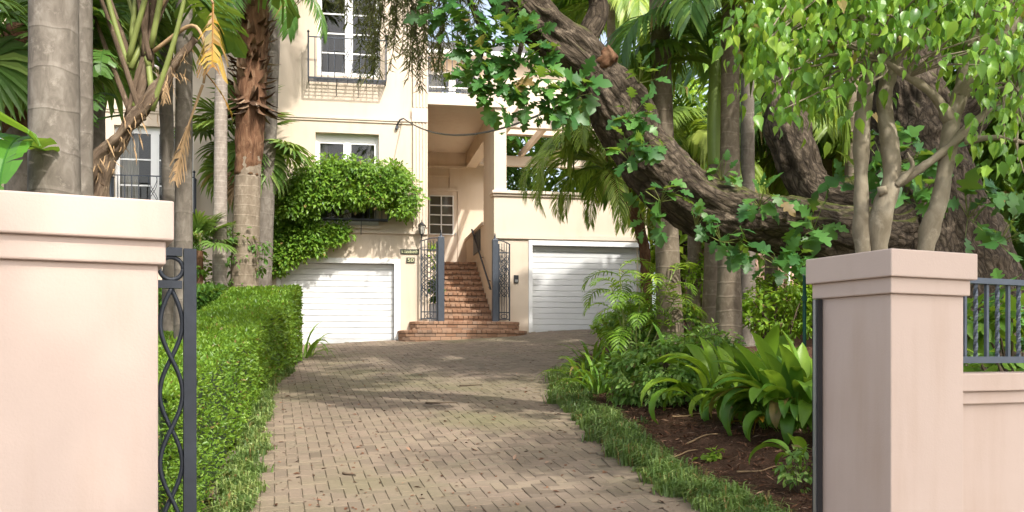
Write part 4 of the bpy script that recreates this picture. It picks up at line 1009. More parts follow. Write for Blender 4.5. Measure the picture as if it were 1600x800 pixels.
palm('grey_palm', 'leaning smooth grey palm trunk just behind the shaggy palm', 404, 0, 20.6, .2, .165, 11.3, 'palm_grey', .4, FR, 11, 2.6, .4)
# shaggy palm: smooth below, old leaf bases above
SY = 19.6
t, top = palm('shaggy_palm', 'palm with shaggy brown leaf bases above a smooth pale trunk', 378, 0, SY, .27, .235, 10.4, 'palm_brown', .25, None, 0, 1, .29)
tube(MB(), [(t.location.x + .12, SY, W(0, 275, SY)[2]), (t.location.x + .17, SY, W(0, 200, SY)[2]), (t.location.x + .25, SY, 8.9), (t.location.x + .3, SY, 10.6)], [.26, .29, .30, .26], 22, 14,
     lambda st, an, L, r: .03 * fbm(st * 9, 2)).build('fibre_sheath', M['fibre'], t, True)
bo = MB(); bT = template([(0, .16), (.3, .2), (.7, .12), (1, .03)], -.4, -.35)
for k in range(260):
    z = np.interp(random.random(), [0, 1], [W(0, 165, SY)[2], 10.5]); a = k * 2.4; d = np.array((math.cos(a), math.sin(a), 0)); c = np.array((t.location.x + .14 + (z - 6.2) * .035, SY, z))
    scatter(bo, bT, (c + d * .26)[None], (d * .9 + np.array((0, 0, .35 + random.uniform(-.9, .5))))[None], np.array([(-d[0] * .2, -d[1] * .2, 1.)]), random.uniform(.18, .36))
n_ = 46; aa = rng.uniform(0, 6.28, n_); d = np.column_stack([np.cos(aa), np.sin(aa), np.zeros(n_)]); zz_ = W(0, 165, SY)[2] + rng.normal(size=n_) * .07
scatter(bo, bT, np.array((t.location.x + .2, SY, 0)) + d * .26 + np.column_stack([0 * zz_, 0 * zz_, zz_]), d * .8 + np.array((0, 0, -.9)), d, .3 + .15 * rng.random(n_))
bo.build('leaf_bases', M['boot'], t, kind='stuff')
crown(t, top + (0, 0, .2), FA, 16, 2.0, 'fan_leaf')
for k, (az, tl, s_) in enumerate(((-.25, .55, 2.2), (-.7, .75, 2.0), (3.6, .7, 2.0), (4.3, .9, 2.0))): place(FR[2], t, top + (0, 0, -1.0), az, s_, 'frond', tl)
# squat fan palm beside the balcony vine
t, top = palm('fan_palm', 'short fan palm with drooping green fans and dry skirt against the house wall', 386, 0, 21.0, .16, .15, W(0, 232, 21.0)[2], 'fibre', .2)
for k in range(22): place(FA[k % 4], t, top + rng.normal(size=3) * .08, k * 2.4 + .4, random.uniform(1.3, 1.8), 'fan_leaf', random.uniform(-.3, .5))
for k in range(10): place(FAS[0], t, top + (0, 0, -.2), k * 2.4, random.uniform(.9, 1.3), 'dead_fan_leaf', random.uniform(-.2, .2))
# fan palm at the left edge
t, top = palm('fan_palm', 'fan palm with fibrous brown trunk behind the thick grey trunk', 27, 0, 9.4, .115, .12, W(0, 70, 9.4)[2], 'palm_grey', .15)
tube(MB(), [W(27, 210, 9.4), W(26, 150, 9.4), W(27, 70, 9.4), W(27, 40, 9.4)], [.12, .155, .16, .1], 14, 10, lambda st, an, L, r: .03 * fbm(st * 10, 3)).build('fibre_sheath', M['fibre'], t, True)
for k in range(24): place(FA[k % 4], t, top + rng.normal(size=3) * .06, k * 2.4, random.uniform(.95, 1.3), 'fan_leaf', random.uniform(-.2, .5))
t, top = palm('fan_palm', 'tall fan palm whose hanging fans show beside the thick grey trunk', 150, 0, 11.0, .10, .10, W(0, -15, 11)[2], 'palm_grey', .15)
for k in range(24): place(FA[k % 4], t, top + rng.normal(size=3) * .06, k * 2.4, random.uniform(1.3, 1.75), 'fan_leaf', random.uniform(0, .6))
# small fan palm low beside the hedge
t = thing('fan_palm', W(312, 440, 18.9), 'small bluish fan palm low behind the driveway hedge', 'palm'); t.location.z = gz(t.location.x, 18.9)
tube(MB(), [t.location[:], W(312, 392, 18.9)], [.08, .07], 10, 6).build('trunk', M['fibre'], t)
for k in range(10): place(FA[k % 2], t, W(312, 392, 18.9), k * 2.4, .9, 'fan_leaf', random.uniform(-.2, .3))

# giant strelitzia: leaning stems, stalks, torn leaves, dead leaf, yellow leaf
PD = [paddle('leaf', M['lf_broad'], 70, 1.0, .45, .16, 12, .25, 1), paddle('leaf', M['lf_broad'], 50, 1.3, .4, .17, 16, .4, 2, .5), paddle('leaf', M['lf_dark'], 35, 1.6, .4, .17, 16, .4, 3, .7)]
sx = thing('giant_strelitzia', (W(120, 300, 9)[0], 9, gz(W(120, 300, 9)[0], 9)), 'leaning tattered banana-like plant crossing in front of the house windows', 'plant')
def stem(pts, rad, mat='straw'):
    tube(MB(), pts, rad, 22, 26, lambda st, an, L, r:   .02 * fbm(st * np.array((9, 9, 5)), 2) + .018 * fbm(st * np.array((40, 40, 5)), 4)).build('stem', M[mat], sx, True)
M['stem'] = bark('tattered_stem', (.05, .035, .025), (.15, .105, .07), (.30, .235, .165), 16, .15, 0, 1.)
stem([(sx.location.x - .25, 9, sx.location.z), W(130, 305, 9), W(190, 210, 9), W(250, 135, 9), W(305, 60, 9)], [.09, .068, .064, .06, .03], 'stem')
stem([(sx.location.x + .05, 9.05, sx.location.z), W(158, 300, 9.05), W(190, 220, 9.05), W(215, 150, 9.05), W(235, 70, 9.05), W(240, 0, 9.05)], [.09, .07, .066, .062, .055, .03], 'stem')
for k in range(16):
    b = W(random.uniform(195, 240), random.uniform(60, 190), 9); e = b + np.array((random.uniform(-.5, .55), random.uniform(-.3, .3), random.uniform(.9, 1.6)))
    sk = MB(); tube(sk, [b, (b + e) / 2 + rng.normal(size=3) * .05, e], [.03, .024, .014], 7, 6); sk.build('leaf_stalk', M['stalk' if k % 3 else 'stem'], sx, True)
for k in range(9):
    b = W(random.uniform(205, 245), random.uniform(-40, 20), 9); place(PD[k % 3], sx, b, k * 2.4 + 2, random.uniform(1.5, 2.1), 'leaf', random.uniform(-.3, .3))
for (u, v, az, s_, tl) in ((195, 60, 3.6, .75, .7), (200, 20, 2.7, .8, .6), (190, 110, 4.2, .8, .8), (180, 150, 4.6, .7, .7), (205, 10, 4.0, .9, .9), (190, 180, 4.0, .7, .9), (170, 90, 5.0, .8, .6)): place(PD[2], sx, W(u, v, 9.4), az, s_, 'leaf', tl)
# tatters along the stems
tt = MB(); k = 110; q = rng.random(k); P = np.stack([W(130 + 170 * a, 300 - 235 * a, 9) for a in q]) + rng.normal(size=(k, 3)) * .06
scatter(tt, T_STRIP, P, np.array((.3, -.2, -1)) + .5 * rdir(k), rdir(k), .08 + .1 * rng.random(k)); tt.build('tatters', M['straw'], sx, kind='stuff')
DD = paddle('dead_leaf', M['straw'], -60, .3, .4, .09, 26, .5, 9, 1.8)
place(DD, sx, W(318, 130, 8.8), 2.6, .95, 'dead_leaf', .0); place(DD, sx, W(262, 90, 9), 4.6, .45, 'dead_leaf', .3)
YL = paddle('yellow_leaf', M['lf_yellow'], -72, -.2, .12, .19, 24, .62, 12, 1.5)
place(YL, sx, W(333, 5, 8.8), -1.3, .72, 'yellow_leaf', .0)
place(paddle('yellow_leaf', M['lf_yellow'], -50, .5, .3, .12, 12, .5, 14, .9), sx, W(318, 110, 8.8), 0.2, .5, 'yellow_leaf', .0)
sk = MB(); tube(sk, [W(333, 5, 8.8), W(315, -30, 8.9), W(290, -60, 9), W(245, 20, 9)], [.012, .015, .02, .025], 7, 6); sk.build('leaf_stalk', M['straw'], sx, True)
tube(MB(), [W(318, 130, 8.8), W(322, 80, 8.8), W(300, 40, 8.9), W(240, 80, 9)], [.012, .014, .018, .02], 7, 6).build('leaf_stalk', M['straw'], sx, True)
# banana clump at the very left
bn_ = thing('banana_plant', (-3.75, 6.6, gz(-3.75, 6.6)), 'glossy bright green banana leaves at the foot of the fibrous fan palm', 'plant')
for k, (u, v, az, s_, tl) in enumerate(((-135, 185, .25, .85, .75), (-75, 300, 1.2, 1.0, .1), (-40, 330, 2.0, .9, -.2), (-5, 345, 1.6, .8, -.5))):
    b = W(u, v, 6.5); place(paddle('leaf', M['lf_broad'], 55, 1.2, .3, .2, 5, .05, 20 + k, .2), bn_, b, az, s_, 'leaf', tl)
    tube(MB(), [(-3.75 + k * .05, 6.6, gz(-3.75, 6.6)), b * .5 + np.array((-3.75, 6.6, gz(-3.75, 6.6))) * .5, b], [.04, .03, .02], 8, 5).build('stalk', M['stalk'], bn_, True)
# shrubs behind the hedge
def shrub(name, label, c, radii, ncl, per, cr, size, mat, T=T_OVAL, cat='shrub', zmin=None, group=None, stemr=.02):
    x, y, z = c; zg = gz(x, y) + (.12 if x > 1.3 and y < 21 else 0); t = thing(name, (x, y, zg), label, cat, group)
    mb = MB(); cs = clumps(mb, T, c, radii, ncl, per, cr, size, zmin=zmin); mb.build('foliage', M[mat], t, kind='stuff')
    st = MB(); twigs(st, (x, y, zg), cs[rng.permutation(len(cs))[:min(14, len(cs))]], stemr); st.build('stems', M['twig'], t)
    return t
shrub('shrub', 'small leafy shrub between the ringed trunk and the hedge', W(300, 425, 19), (.45, .4, .5), 40, 24, .14, .09, 'lf_mid')
shrub('shrub', 'low green bush against the house wall left of the garage door', W(330, 400, 19.5), (1.2, .4, .7), 60, 24, .2, .1, 'lf_dark')
# dark trunked weeping tree, needle curtains hanging before the house
wt = thing('weeping_tree', (W(263, 300, 12)[0], 12, gz(-4.3, 12)), 'weeping tree with needle curtains hanging before the upper balcony', 'tree')
wx = wt.location.x
tube(MB(), [(wx, 12, wt.location.z), (wx + .02, 12, 3), (wx - .02, 12, 5.2), (wx + .15, 12, 7.6)], [.095, .085, .08, .07], 12, 14, lambda st, an, L, r: .012 * fbm(st * 14, 2)).build('trunk', M['palm_grey'], wt, True)
limb = [(wx + .15, 12, 7.6), (wx + 1.2, 11.6, 8.3), (-1.6, 11.2, 8.2), (-.4, 11, 7.7), (.4, 10.8, 7.3)]
tube(MB(), limb, [.07, .06, .05, .035, .02], 10, 8).build('limb', M['oak'], wt, True)
nd = MB(); br = MB(); LC = catmull(limb, 20)
def strand(p0, length, drift):
    n_ = 9; P = [np.array(p0)]
    for k in range(n_): P.append(P[-1] + np.array((drift[0] / n_ + rng.normal() * .015, drift[1] / n_ + rng.normal() * .015, -length / n_)))
    P = np.array(P)
    for a, b in zip(P[:-1], P[1:]): br.bar(a, b, .004, 3)
    k = int(length * 85); q = rng.random(k) ** .8 * (n_ - .01); i = q.astype(int); pos = P[i] + (P[i + 1] - P[i]) * (q - i)[:, None]
    X = rdir(k) * np.array((1, 1, .3)) + np.array((0, 0, -.8)); scatter(nd, T_STRIP, pos, X, rdir(k), .075 + .07 * rng.random(k))
for (u, vend, nn_, sp) in ((590, 128, 7, 16), (566, 60, 4, 14), (645, 118, 7, 12), (672, 142, 8, 14), (690, 118, 6, 12), (715, 90, 6, 14), (620, 60, 5, 14), (520, 20, 4, 12), (545, 40, 4, 10), (735, 60, 5, 12), (655, 70, 5, 10), (605, 105, 4, 8), (470, 20, 2, 8)):
    for k in range(nn_):
        Y = 11.2 + random.uniform(-.35, .35); e = W(u + random.gauss(0, sp), vend - abs(random.gauss(0, 28)), Y); zt_ = 7.4 + random.uniform(-.3, .3); dx = random.uniform(-.45, .45)
        if e[2] > zt_ - .3: zt_ = e[2] + .4
        strand((e[0] - dx, Y, zt_), zt_ - e[2], (dx, 0))
        j = np.argmin(np.abs(LC[:, 0] - (e[0] - dx))); br.bar(LC[j], (e[0] - dx, Y, zt_), .012, 4, .004)
nd.build('needles', M['lf_needle'], wt, kind='stuff'); br.build('twigs', M['twig'], wt)

# ------------------------------------------------------------------ vine on the balcony
vi = thing('climbing_vine', H([(hs(430), -.1, 1.7)])[0], 'dense bright green vine covering the balcony above the garage', 'vine')
vb = MB(); 
def vine_pts(n, poly):
    out = []
    while len(out) < n:
        u, v = random.uniform(405, 665), random.uniform(245, 425); ins = False; j = len(poly) - 1
        for i in range(len(poly)):
            (x1, y1), (x2, y2) = poly[i], poly[j]
            if (y1 > v) != (y2 > v) and u < (x2 - x1) * (v - y1) / (y2 - y1) + x1: ins = not ins
            j = i
        if ins: out.append((u, v))
    return np.array(out)
poly = [(446, 300), (455, 275), (478, 258), (520, 250), (560, 253), (592, 257), (625, 262), (645, 285), (655, 312), (645, 330), (625, 338), (606, 325), (600, 312), (560, 318), (520, 320), (500, 318), (490, 345), (515, 358), (540, 352), (545, 368), (520, 378), (500, 372), (505, 392), (470, 400), (450, 408), (438, 425), (420, 412), (410, 385), (420, 355), (440, 340), (425, 330)]
vp = vine_pts(640, poly); per = 34
cc = []
for u, v in vp:
    inner = 1 if v < 335 else .35; d = -.12 - random.random() * .75 * inner; s_ = hs(u, d); cc.append(H([(s_, d, hz(u, v, d))])[0])
cc = np.array(cc); o_ = rdir(len(cc) * per) * (rng.random(len(cc) * per) ** .5)[:, None] * .19; P = np.repeat(cc, per, 0) + o_
keep = (P - np.array((*HO, 0)))[:, :2] @ HN < -.03; P = P[keep]; o_ = o_[keep]
X = unit(o_ / .19 + np.array((0, -.3, -.35)) + .4 * rdir(len(P))); N = unit(np.array((.1, -.6, .8)) + .6 * rdir(len(P)))
scatter(vb, T_OVAL, P, X, N, .092 * (.5 + .9 * rng.random(len(P))), np.clip(np.repeat(rng.random(len(cc)), per)[keep] * .5 + .5 * rng.random(len(P)), 0, 1)); vb.build('foliage', M['lf_vine'], vi, kind='stuff')
vs_ = MB()
for pts in ([(412, 445), (418, 425), (430, 400), (425, 370), (440, 345), (470, 320)], [(416, 445), (425, 420), (445, 410), (470, 390), (500, 350), (560, 330)], [(420, 432), (432, 415), (436, 385), (480, 340), (520, 325), (600, 318)]):
    tube(vs_, [H([(hs(u, -.08 - .03 * i), -.08 - .03 * i, hz(u, v, -.08))])[0] for i, (u, v) in enumerate(pts)], np.linspace(.035, .012, len(pts)), 7, 6)
tube(vs_, [H([(hs(412), -.08, gz(-5.3, 21.9) - .1)])[0], H([(hs(412), -.08, hz(412, 445))])[0]], [.045, .035], 7, 4)
vs_.build('stems', M['twig'], vi, True)
# strap clump at the hedge end, potted plant by the gate
def strap_clump(name, label, c, n, L, wd=1., mat='lf_asp', cat='plant', group=None, cols=None, sp=.12):
    x, y, z = c; t = thing(name, (x, y, z), label, cat, group); mes = []
    for k in range(4):
        el = R(78 - 12 * k); K = 7; mb = MB(); tq = np.linspace(0, 1, K); an = el - (1.1 + .35 * k) * tq ** 1.4; C = np.stack([np.cumsum(np.cos(an)) / K, np.cumsum(np.sin(an)) / K], 1); C[0] = 0
        w_ = .035 * wd * np.array((.6, .9, 1, 1, .85, .55, .04)); V = []
        for (cx, cz), q in zip(C, w_): V += [(cx, 0, cz), (cx, q, cz + q * .45), (cx, -q, cz + q * .45)]
        F_ = []
        for i in range(K - 1): a, b = 3 * i, 3 * i + 3; F_ += [(a, b, b + 1, a + 1), (a, a + 2, b + 2, b)]
        m = mb.add(np.array(V), np.array(F_)).mesh('leaf'); m.materials.append(M[mat]); mes.append(m)
    for k in range(n):
        a = k * 2.4 + random.uniform(-.3, .3); rr = sp * random.random() ** .5
        place(mes[random.randrange(4)], t, (x + math.cos(a) * rr, y + math.sin(a) * rr, z + .0), a, L * random.uniform(.65, 1.15), 'leaf', random.uniform(-.25, .25))
    return t
c = W(470, 540, 19.2); strap_clump('strap_leaf_clump', 'clump of arching strap leaves at the far end of the long hedge', (c[0], c[1], gz(c[0], c[1])), 46, .85, .8, 'lf_mid', sp=.3)
pp = H([(.18, .22, z_s2)])[0]; pt_ = thing('potted_plant', pp, 'leafy plant in a square pale pot behind the iron gate leaf', 'potted plant')
bevel(MB().box(.06, .31, .1, .35, z_s2, z_s2 + .45, T=H).build('pot', M['pot'], pt_), .01)
mb = MB(); clumps(mb, T_OVAL, pp + (0, 0, .72), (.17, .17, .3), 26, 14, .08, .09, zmin=z_s2 + .4); mb.build('foliage', M['lf_dark'], pt_, kind='stuff')
mb = MB(); clumps(mb, T_OVAL, pp + (0, .1, 1.5), (.13, .13, .55), 12, 12, .08, .08); mb.build('foliage', M['lf_lime'], pt_, kind='stuff'); MB().bar(pp + (0, 0, .4), pp + (0, .1, 1.9), .012, 5, .005).build('stem', M['twig'], pt_)
# ------------------------------------------------------------------ right garden: the old tree with its great bent limb
bt = thing('old_tree', (4.95, 10.9, gz(4.95, 10.9)), 'huge old tree with a mossy bent limb reaching over the driveway', 'tree')
def barkd(amp, lump=.05):
    def f(st, an, L, r):
        q = np.column_stack([st[:, 0] * 11, st[:, 1] * 11, st[:, 2] * 2.4]); q += .5 * np.stack([vnoise(st * 2.5, 7), vnoise(st * 2.5, 8), vnoise(st * 2.5, 9)], 1)
        return amp * (1 - np.abs(fbm(q, 1, 2)) * 1.6) + lump * fbm(st * 1.6, 5)
    return f
def limb_(name, pix, rad, n=110, sub=26, amp=.042, lump=.07):
    return tube(MB(), [W(*p) for p in pix], rad, n, sub, barkd(amp, lump)).build(name, M['oak'], bt, True)
z0 = bt.location.z
tube(MB(), [(4.95, 10.95, z0 - .1), (4.9, 10.95, z0 + .5), (4.85, 10.95, 2.5), (4.72, 11.0, 3.4), (4.62, 11.1, 4.2), (4.5, 11.2, 5.4), (4.6, 11.3, 8.5)], [1.6, 1.15, .84, .6, .42, .34, .22], 150, 26, lambda st, an, L, r: barkd(.05, .07)(st, an, L, r) + .16 * np.exp(-L / .8) * np.sin(an * 6 + 1)).build('trunk', M['oak'], bt, True)
limb_('limb', [(1480, 355, 10.9), (1400, 375, 10.7), (1320, 370, 10.4), (1240, 356, 10.2), (1160, 340, 10.1), (1100, 321, 10), (1055, 291, 10), (1015, 250, 10), (985, 205, 10), (960, 160, 10), (930, 118, 10), (895, 84, 9.9), (850, 44, 9.9), (808, 0, 9.8), (765, -60, 9.8), (700, -150, 9.8)],
      [.45, .36, .29, .27, .28, .285, .275, .25, .245, .25, .255, .25, .245, .24, .225, .18])
limb_('limb', [(1420, 330, 10.9), (1330, 318, 10.9), (1268, 296, 11), (1240, 230, 11), (1220, 150, 11.1), (1222, 70, 11.2), (1240, -30, 11.3), (1230, -140, 11.3)], [.3, .26, .22, .185, .16, .145, .14, .1], 40)
limb_('limb', [(1450, 240, 10.9), (1530, 150, 10.8), (1640, 40, 10.2), (1760, -120, 9.4), (2000, -500, 8.2)], [.3, .24, .2, .16, .1], 40)  # added limb, carries the out-of-view leaves that shade the trunk
limb_('branch', [(765, -70, 9.8), (790, -10, 9.8), (815, 60, 9.75), (800, 110, 9.7)], [.05, .04, .03, .015], 10, 6, 0, 0)
limb_('branch', [(905, 80, 9.9), (935, 10, 9.9), (905, -70, 9.7)], [.13, .10, .08], 20, 8, .01, .02)
limb_('branch', [(740, -100, 9.8), (730, -20, 9.7), (755, 60, 9.6), (745, 110, 9.6)], [.05, .035, .025, .012], 10, 6, 0, 0)
# torn hollow where a bough broke off
tube(MB(), [W(938, 100, 9.9), W(950, 88, 9.85), W(958, 80, 9.82)], [.12, .10, .075], 24, 6, lambda st, an, L, r: .04 * fbm(st * 14, 2)).build('broken_stub', M['fibre'], bt, True)
LL = [leaf_obj('leaf', T_LOBE, M['lf_lobed']), leaf_obj('leaf', template([(0, .012), (.15, .05), (.25, .28), (.32, .3), (.38, .16), (.5, .36), (.58, .38), (.65, .18), (.8, .22), (.9, .14), (1, .01)], .1, .4), M['lf_lobed'])]
def leaf_clump(u, v, Y, r, n, size, objs=True, mb=None, az=None):
    c = W(u, v, Y)
    st = MB()
    for k in range(n):
        d = np.array(unit(rng.normal(size=3))); d[1] = -abs(d[1]) * .9; p = c + d * r * (.3 + .7 * random.random()) * np.array((1, .7, .9))
        X = unit(d + np.array((0, -.35, -.25)) + .5 * rng.normal(size=3)); N = unit(np.array((0, -.6, .9)) + .5 * rng.normal(size=3)); s_ = size * random.uniform(.65, 1.2)
        if objs: inst('leaf', LL[k % 2], bt, frame(p, X, N, s_)); st.bar(c + (0, .1, -.05), p, .004, 3)
        else: scatter(mb, T_LOBE, p[None], X[None], N[None], s_)
    if objs: st.build('leaf_stems', M['stalk'], bt)
for a in ((905, 138, 9.55, .26, 16, .25), (885, 175, 9.5, .2, 8, .22), (1000, 118, 9.75, .22, 9, .2), (985, 175, 9.6, .2, 9, .19), (1005, 190, 9.6, .22, 9, .2), (985, 240, 9.55, .24, 13, .21), (1005, 215, 9.55, .2, 8, .17),
          (1035, 305, 9.55, .24, 12, .22), (1015, 345, 9.6, .22, 8, .2), (1130, 272, 9.9, .17, 12, .16), (1190, 312, 9.7, .26, 14, .22), (1130, 368, 9.6, .25, 12, .22), (1160, 385, 9.6, .2, 8, .2), (1275, 350, 9.7, .25, 12, .24),
          (1225, 410, 9.6, .28, 13, .23), (1240, 395, 9.65, .2, 8, .22), (1390, 250, 9.4, .4, 18, .3), (1420, 300, 9.4, .3, 12, .28), (1345, 290, 9.6, .3, 12, .28), (1450, 240, 9.4, .3, 10, .26), (1520, 330, 9.3, .4, 9, .28), (1570, 370, 9.2, .35, 9, .28), (1560, 300, 9.4, .3, 7, .26), (1090, 345, 9.6, .14, 6, .17)):
    leaf_clump(a[0], a[1], a[2], a[3] * .9, int(a[4] * 1.2), a[5] * 1.0)
lc = MB()
for a in ((735, 25, 9.6, .4, 34, .2), (770, 60, 9.6, .45, 44, .22), (800, 95, 9.6, .45, 46, .22), (760, 105, 9.5, .38, 34, .2), (835, 130, 9.6, .36, 34, .22), (785, 145, 9.5, .28, 20, .2), (740, 135, 9.5, .2, 10, .2), (775, 160, 9.5, .2, 12, .19), (850, 165, 9.7, .25, 14, .2), (715, -10, 9.7, .4, 30, .2), (690, 20, 9.7, .18, 5, .2), (805, 200, 9.6, .16, 3, .16)):
    leaf_clump(a[0], a[1], a[2], a[3] * 1.05, int(a[4] * 1.15), a[5] * .98, objs=False, mb=lc)
lc.build('hanging_foliage', M['lf_lobed'], bt, kind='stuff')
cm = MB()
for (c, rd, ncl) in (((1.6, 10.6, 8.0), (2.9, 2.2, 1.1), 54), ((-.2, 9.4, 7.4), (1.2, 1.4, .8), 18), ((7.6, 7.0, 7.4), (2.0, 2.2, 1.3), 70), ((.2, 14.2, 8.8), (2.0, 2., 1.0), 34)):  # the rightmost leaf mass is unseen, added to shade the trunk
    clumps(cm, T_DIA, c, rd, ncl, 34, .42, .26, shell=.3, keep=lambda c_: (c_[:, 2] - .35 > CH + .375 * c_[:, 1]) | (c_[:, 0] - .5 > .54 * c_[:, 1]))
cm.build('crown', M['lf_lobed'], bt, kind='stuff')

# ------------------------------------------------------------------ palms of the right garden
FRB = [pinnate('frond', LP, 62, 1.5, 54, .36, .026, .9, seed=11), pinnate('frond', LP, 40, 1.5, 54, .36, .026, 1.1, seed=12), pinnate('frond', LPY, 15, 1.2, 54, .36, .026, 1.3, seed=13), pinnate('frond', LPY, 50, 1.4, 54, .34, .026, .8, seed=14)]
palm('ringed_palm', 'tall grey brown palm trunk rising behind the bend of the great limb', 1050, 0, 13.5, .155, .12, 9.2, 'palm_brown', .17, FRB, 10, 2.5, -.27, flare=1.35)
palm('ringed_palm', 'straight ringed palm trunk next to the green crownshaft', 1138, 0, 13.0, .138, .112, 9.0, 'palm_brown', .16, FRB, 10, 2.4, .05, flare=1.5)
t, top = palm('crownshaft_palm', 'young palm with smooth bright green crownshaft behind the great limb', 1107, 0, 13.6, .13, .09, W(0, 258, 13.6)[2], 'palm_brown', .14, None, 0, 1, .09, flare=1.5)
cs = [top, top + (0, 0, .5), W(1117, 130, 13.6), W(1118, 85, 13.6)]
tube(MB(), cs, [.095, .11, .09, .06], 16, 8).build('crownshaft', M['crownshaft'], t, True)
for k in range(12): place(FRB[k % 4], t, W(1118, 95, 13.6), k * 2.4 + 1, random.uniform(2.2, 2.8), 'frond', random.uniform(-.2, .4))
palm('grey_palm', 'thin pale grey palm trunk beyond the ringed trunk', 1168, 0, 17.0, .13, .095, 9.5, 'palm_grey', .2, FRB, 9, 2.2)
palm('grey_palm', 'brown grey palm trunk just behind the slender multi-stemmed tree', 1333, 0, 13.0, .11, .10, 9.0, 'palm_brown', .3, FRB, 9, 2.2)
# date palm with slanting stem and feathery drooping crown
dp = thing('date_palm', (W(1012, 0, 14.5)[0], 14.5, gz(2.0, 14.5)), 'small date palm with feathery drooping crown in front of the garage', 'palm')
dpt = [(dp.location.x, 14.5, dp.location.z), W(1010, 440, 14.5), W(1003, 370, 14.5), W(980, 310, 14.5), W(952, 268, 14.5)]
tube(MB(), dpt, [.085, .075, .075, .085, .11], 18, 14, lambda st, an, L, r: .018 * np.sign(np.sin(an * 5 + L * 26)) * np.sin(L * 40) + .008 * fbm(st * 14, 1)).build('trunk', M['fibre'], dp, True)
FRP = [pinnate('frond', LPY, 60, 1.7, 50, .25, .012, .6, seed=21, sweep=.9), pinnate('frond', LPY, 30, 1.6, 50, .25, .012, .6, seed=22, sweep=.9), pinnate('frond', LPY, 5, 1.3, 60, .25, .012, 1., seed=23, sweep=.9), pinnate('frond', LPY, 75, 1.9, 50, .25, .012, .6, seed=24, sweep=.9)]
for k in range(22): place(FRP[k % 4], dp, W(950, 262, 14.5) + rng.normal(size=3) * .04, k * 2.4, random.uniform(1.25, 1.75), 'frond', random.uniform(-.3, .25))
for az in (2.9, 3.4, 2.5, 3.8): place(FRP[1], dp, W(948, 260, 14.5), az, 1.75, 'frond', -.1)
# bamboo palm
bp = thing('bamboo_palm', (W(985, 0, 13.2)[0], 13.2, gz(1.63, 13.2) + .1), 'delicate bamboo palm in front of the garage door edge', 'palm')
FRS = [pinnate('frond', M['lf_lime'], 45, 1.2, 11, .42, .05, .5, seed=31, sweep=.6), pinnate('frond', M['lf_mid'], 25, 1.1, 11, .42, .05, .6, seed=32, sweep=.6)]
for (u, v) in ((968, 420), (985, 470), (1004, 450), (975, 490), (1050, 430), (1048, 480), (955, 445)):
    b = W(u, v, 13.2 + random.uniform(-.2, .2)); tube(MB(), [(bp.location.x + random.uniform(-.1, .3), 13.2, bp.location.z), (np.array(bp.location) + b) / 2 + rng.normal(size=3) * .03, b], [.014, .012, .008], 6, 5).build('cane', M['stalk'], bp, True)
    for k in range(6): place(FRS[k % 2], bp, b - (0, 0, .08 * k), k * 2.4 + u, random.uniform(.4, .6), 'frond', random.uniform(-.2, .4))

# ------------------------------------------------------------------ multi-stemmed ficus behind the right pillar
fz = gz(2.6, 6.6) + .1; fc = thing('ficus_tree', (2.6, 6.6, fz), 'slender three-stemmed tree with lime leaves behind the gate pillar', 'tree')
sm = lambda st, an, L, r: .012 * fbm(st * 5, 3) + .006 * fbm(st * 14, 6)
def fst(pix, rad, name='stem', n=18): return tube(MB(), [W(*p) for p in pix], rad, n, 14, sm).build(name, M['ficus_bark'], fc, True)
fst([(1355, 590, 6.6), (1348, 390, 6.6), (1345, 300, 6.6), (1347, 200, 6.6), (1358, 110, 6.6), (1378, 50, 6.6), (1402, -10, 6.6), (1425, -120, 6.6)], [.075, .058, .05, .056, .062, .066, .06, .04])
fst([(1390, 590, 6.65), (1372, 400, 6.6), (1378, 330, 6.55), (1393, 280, 6.55), (1388, 210, 6.6), (1382, 150, 6.65), (1400, 90, 6.7), (1440, 20, 6.8), (1470, -100, 6.9)], [.09, .068, .075, .064, .058, .058, .05, .04, .03])
fst([(1420, 590, 6.5), (1446, 390, 6.5), (1468, 310, 6.5), (1480, 240, 6.5), (1490, 180, 6.5), (1506, 130, 6.5), (1520, 60, 6.5), (1545, -60, 6.5)], [.08, .06, .058, .056, .058, .06, .05, .03])
fst([(1486, 190, 6.5), (1460, 150, 6.45), (1420, 120, 6.4), (1380, 95, 6.4)], [.04, .03, .025, .018], 'branch', 10)
fst([(1400, 285, 6.55), (1440, 262, 6.5), (1480, 232, 6.45), (1530, 185, 6.4), (1590, 140, 6.4), (1660, 90, 6.4)], [.034, .03, .028, .026, .022, .015], 'branch', 10)
fst([(1500, 150, 6.5), (1540, 90, 6.4), (1600, 20, 6.4)], [.05, .04, .03], 'branch', 10)
fst([(1508, 220, 6.42), (1560, 215, 6.3), (1610, 225, 6.3)], [.016, .012, .008], 'branch', 8)
fst([(1375, 60, 6.6), (1340, 20, 6.5), (1300, -30, 6.4)], [.05, .04, .03], 'branch', 10)
fst([(1400, 290, 6.5), (1425, 262, 6.45), (1418, 238, 6.42)], [.012, .01, .006], 'twig', 6)
tube(MB(), [W(1372, 300, 6.5), W(1386, 296, 6.475)], [.035, .026], 14, 3).build('knot', M['ficus_bark'], fc, True)
fm = MB(); tws = MB()
anch = [W(1402, -10, 6.6), W(1440, 20, 6.8), W(1520, 60, 6.5), W(1590, 140, 6.4), W(1340, 20, 6.5), W(1420, 120, 6.4), W(1380, 95, 6.4)]
sprays = []
def spray(u, v, Y, n, r):
    c = W(u, v, Y); sprays.append(c); o_ = rng.normal(size=(n, 3)) * r * np.array((1, 1, .8)); P = c + o_
    X = unit(np.array((0, -.15, -1.)) + .55 * rdir(n)); N = unit(np.array((.2, -.8, .5)) + .7 * rdir(n)); s_ = .094 * (.45 + .85 * rng.random(n))
    return P, X, N, s_
PX = []
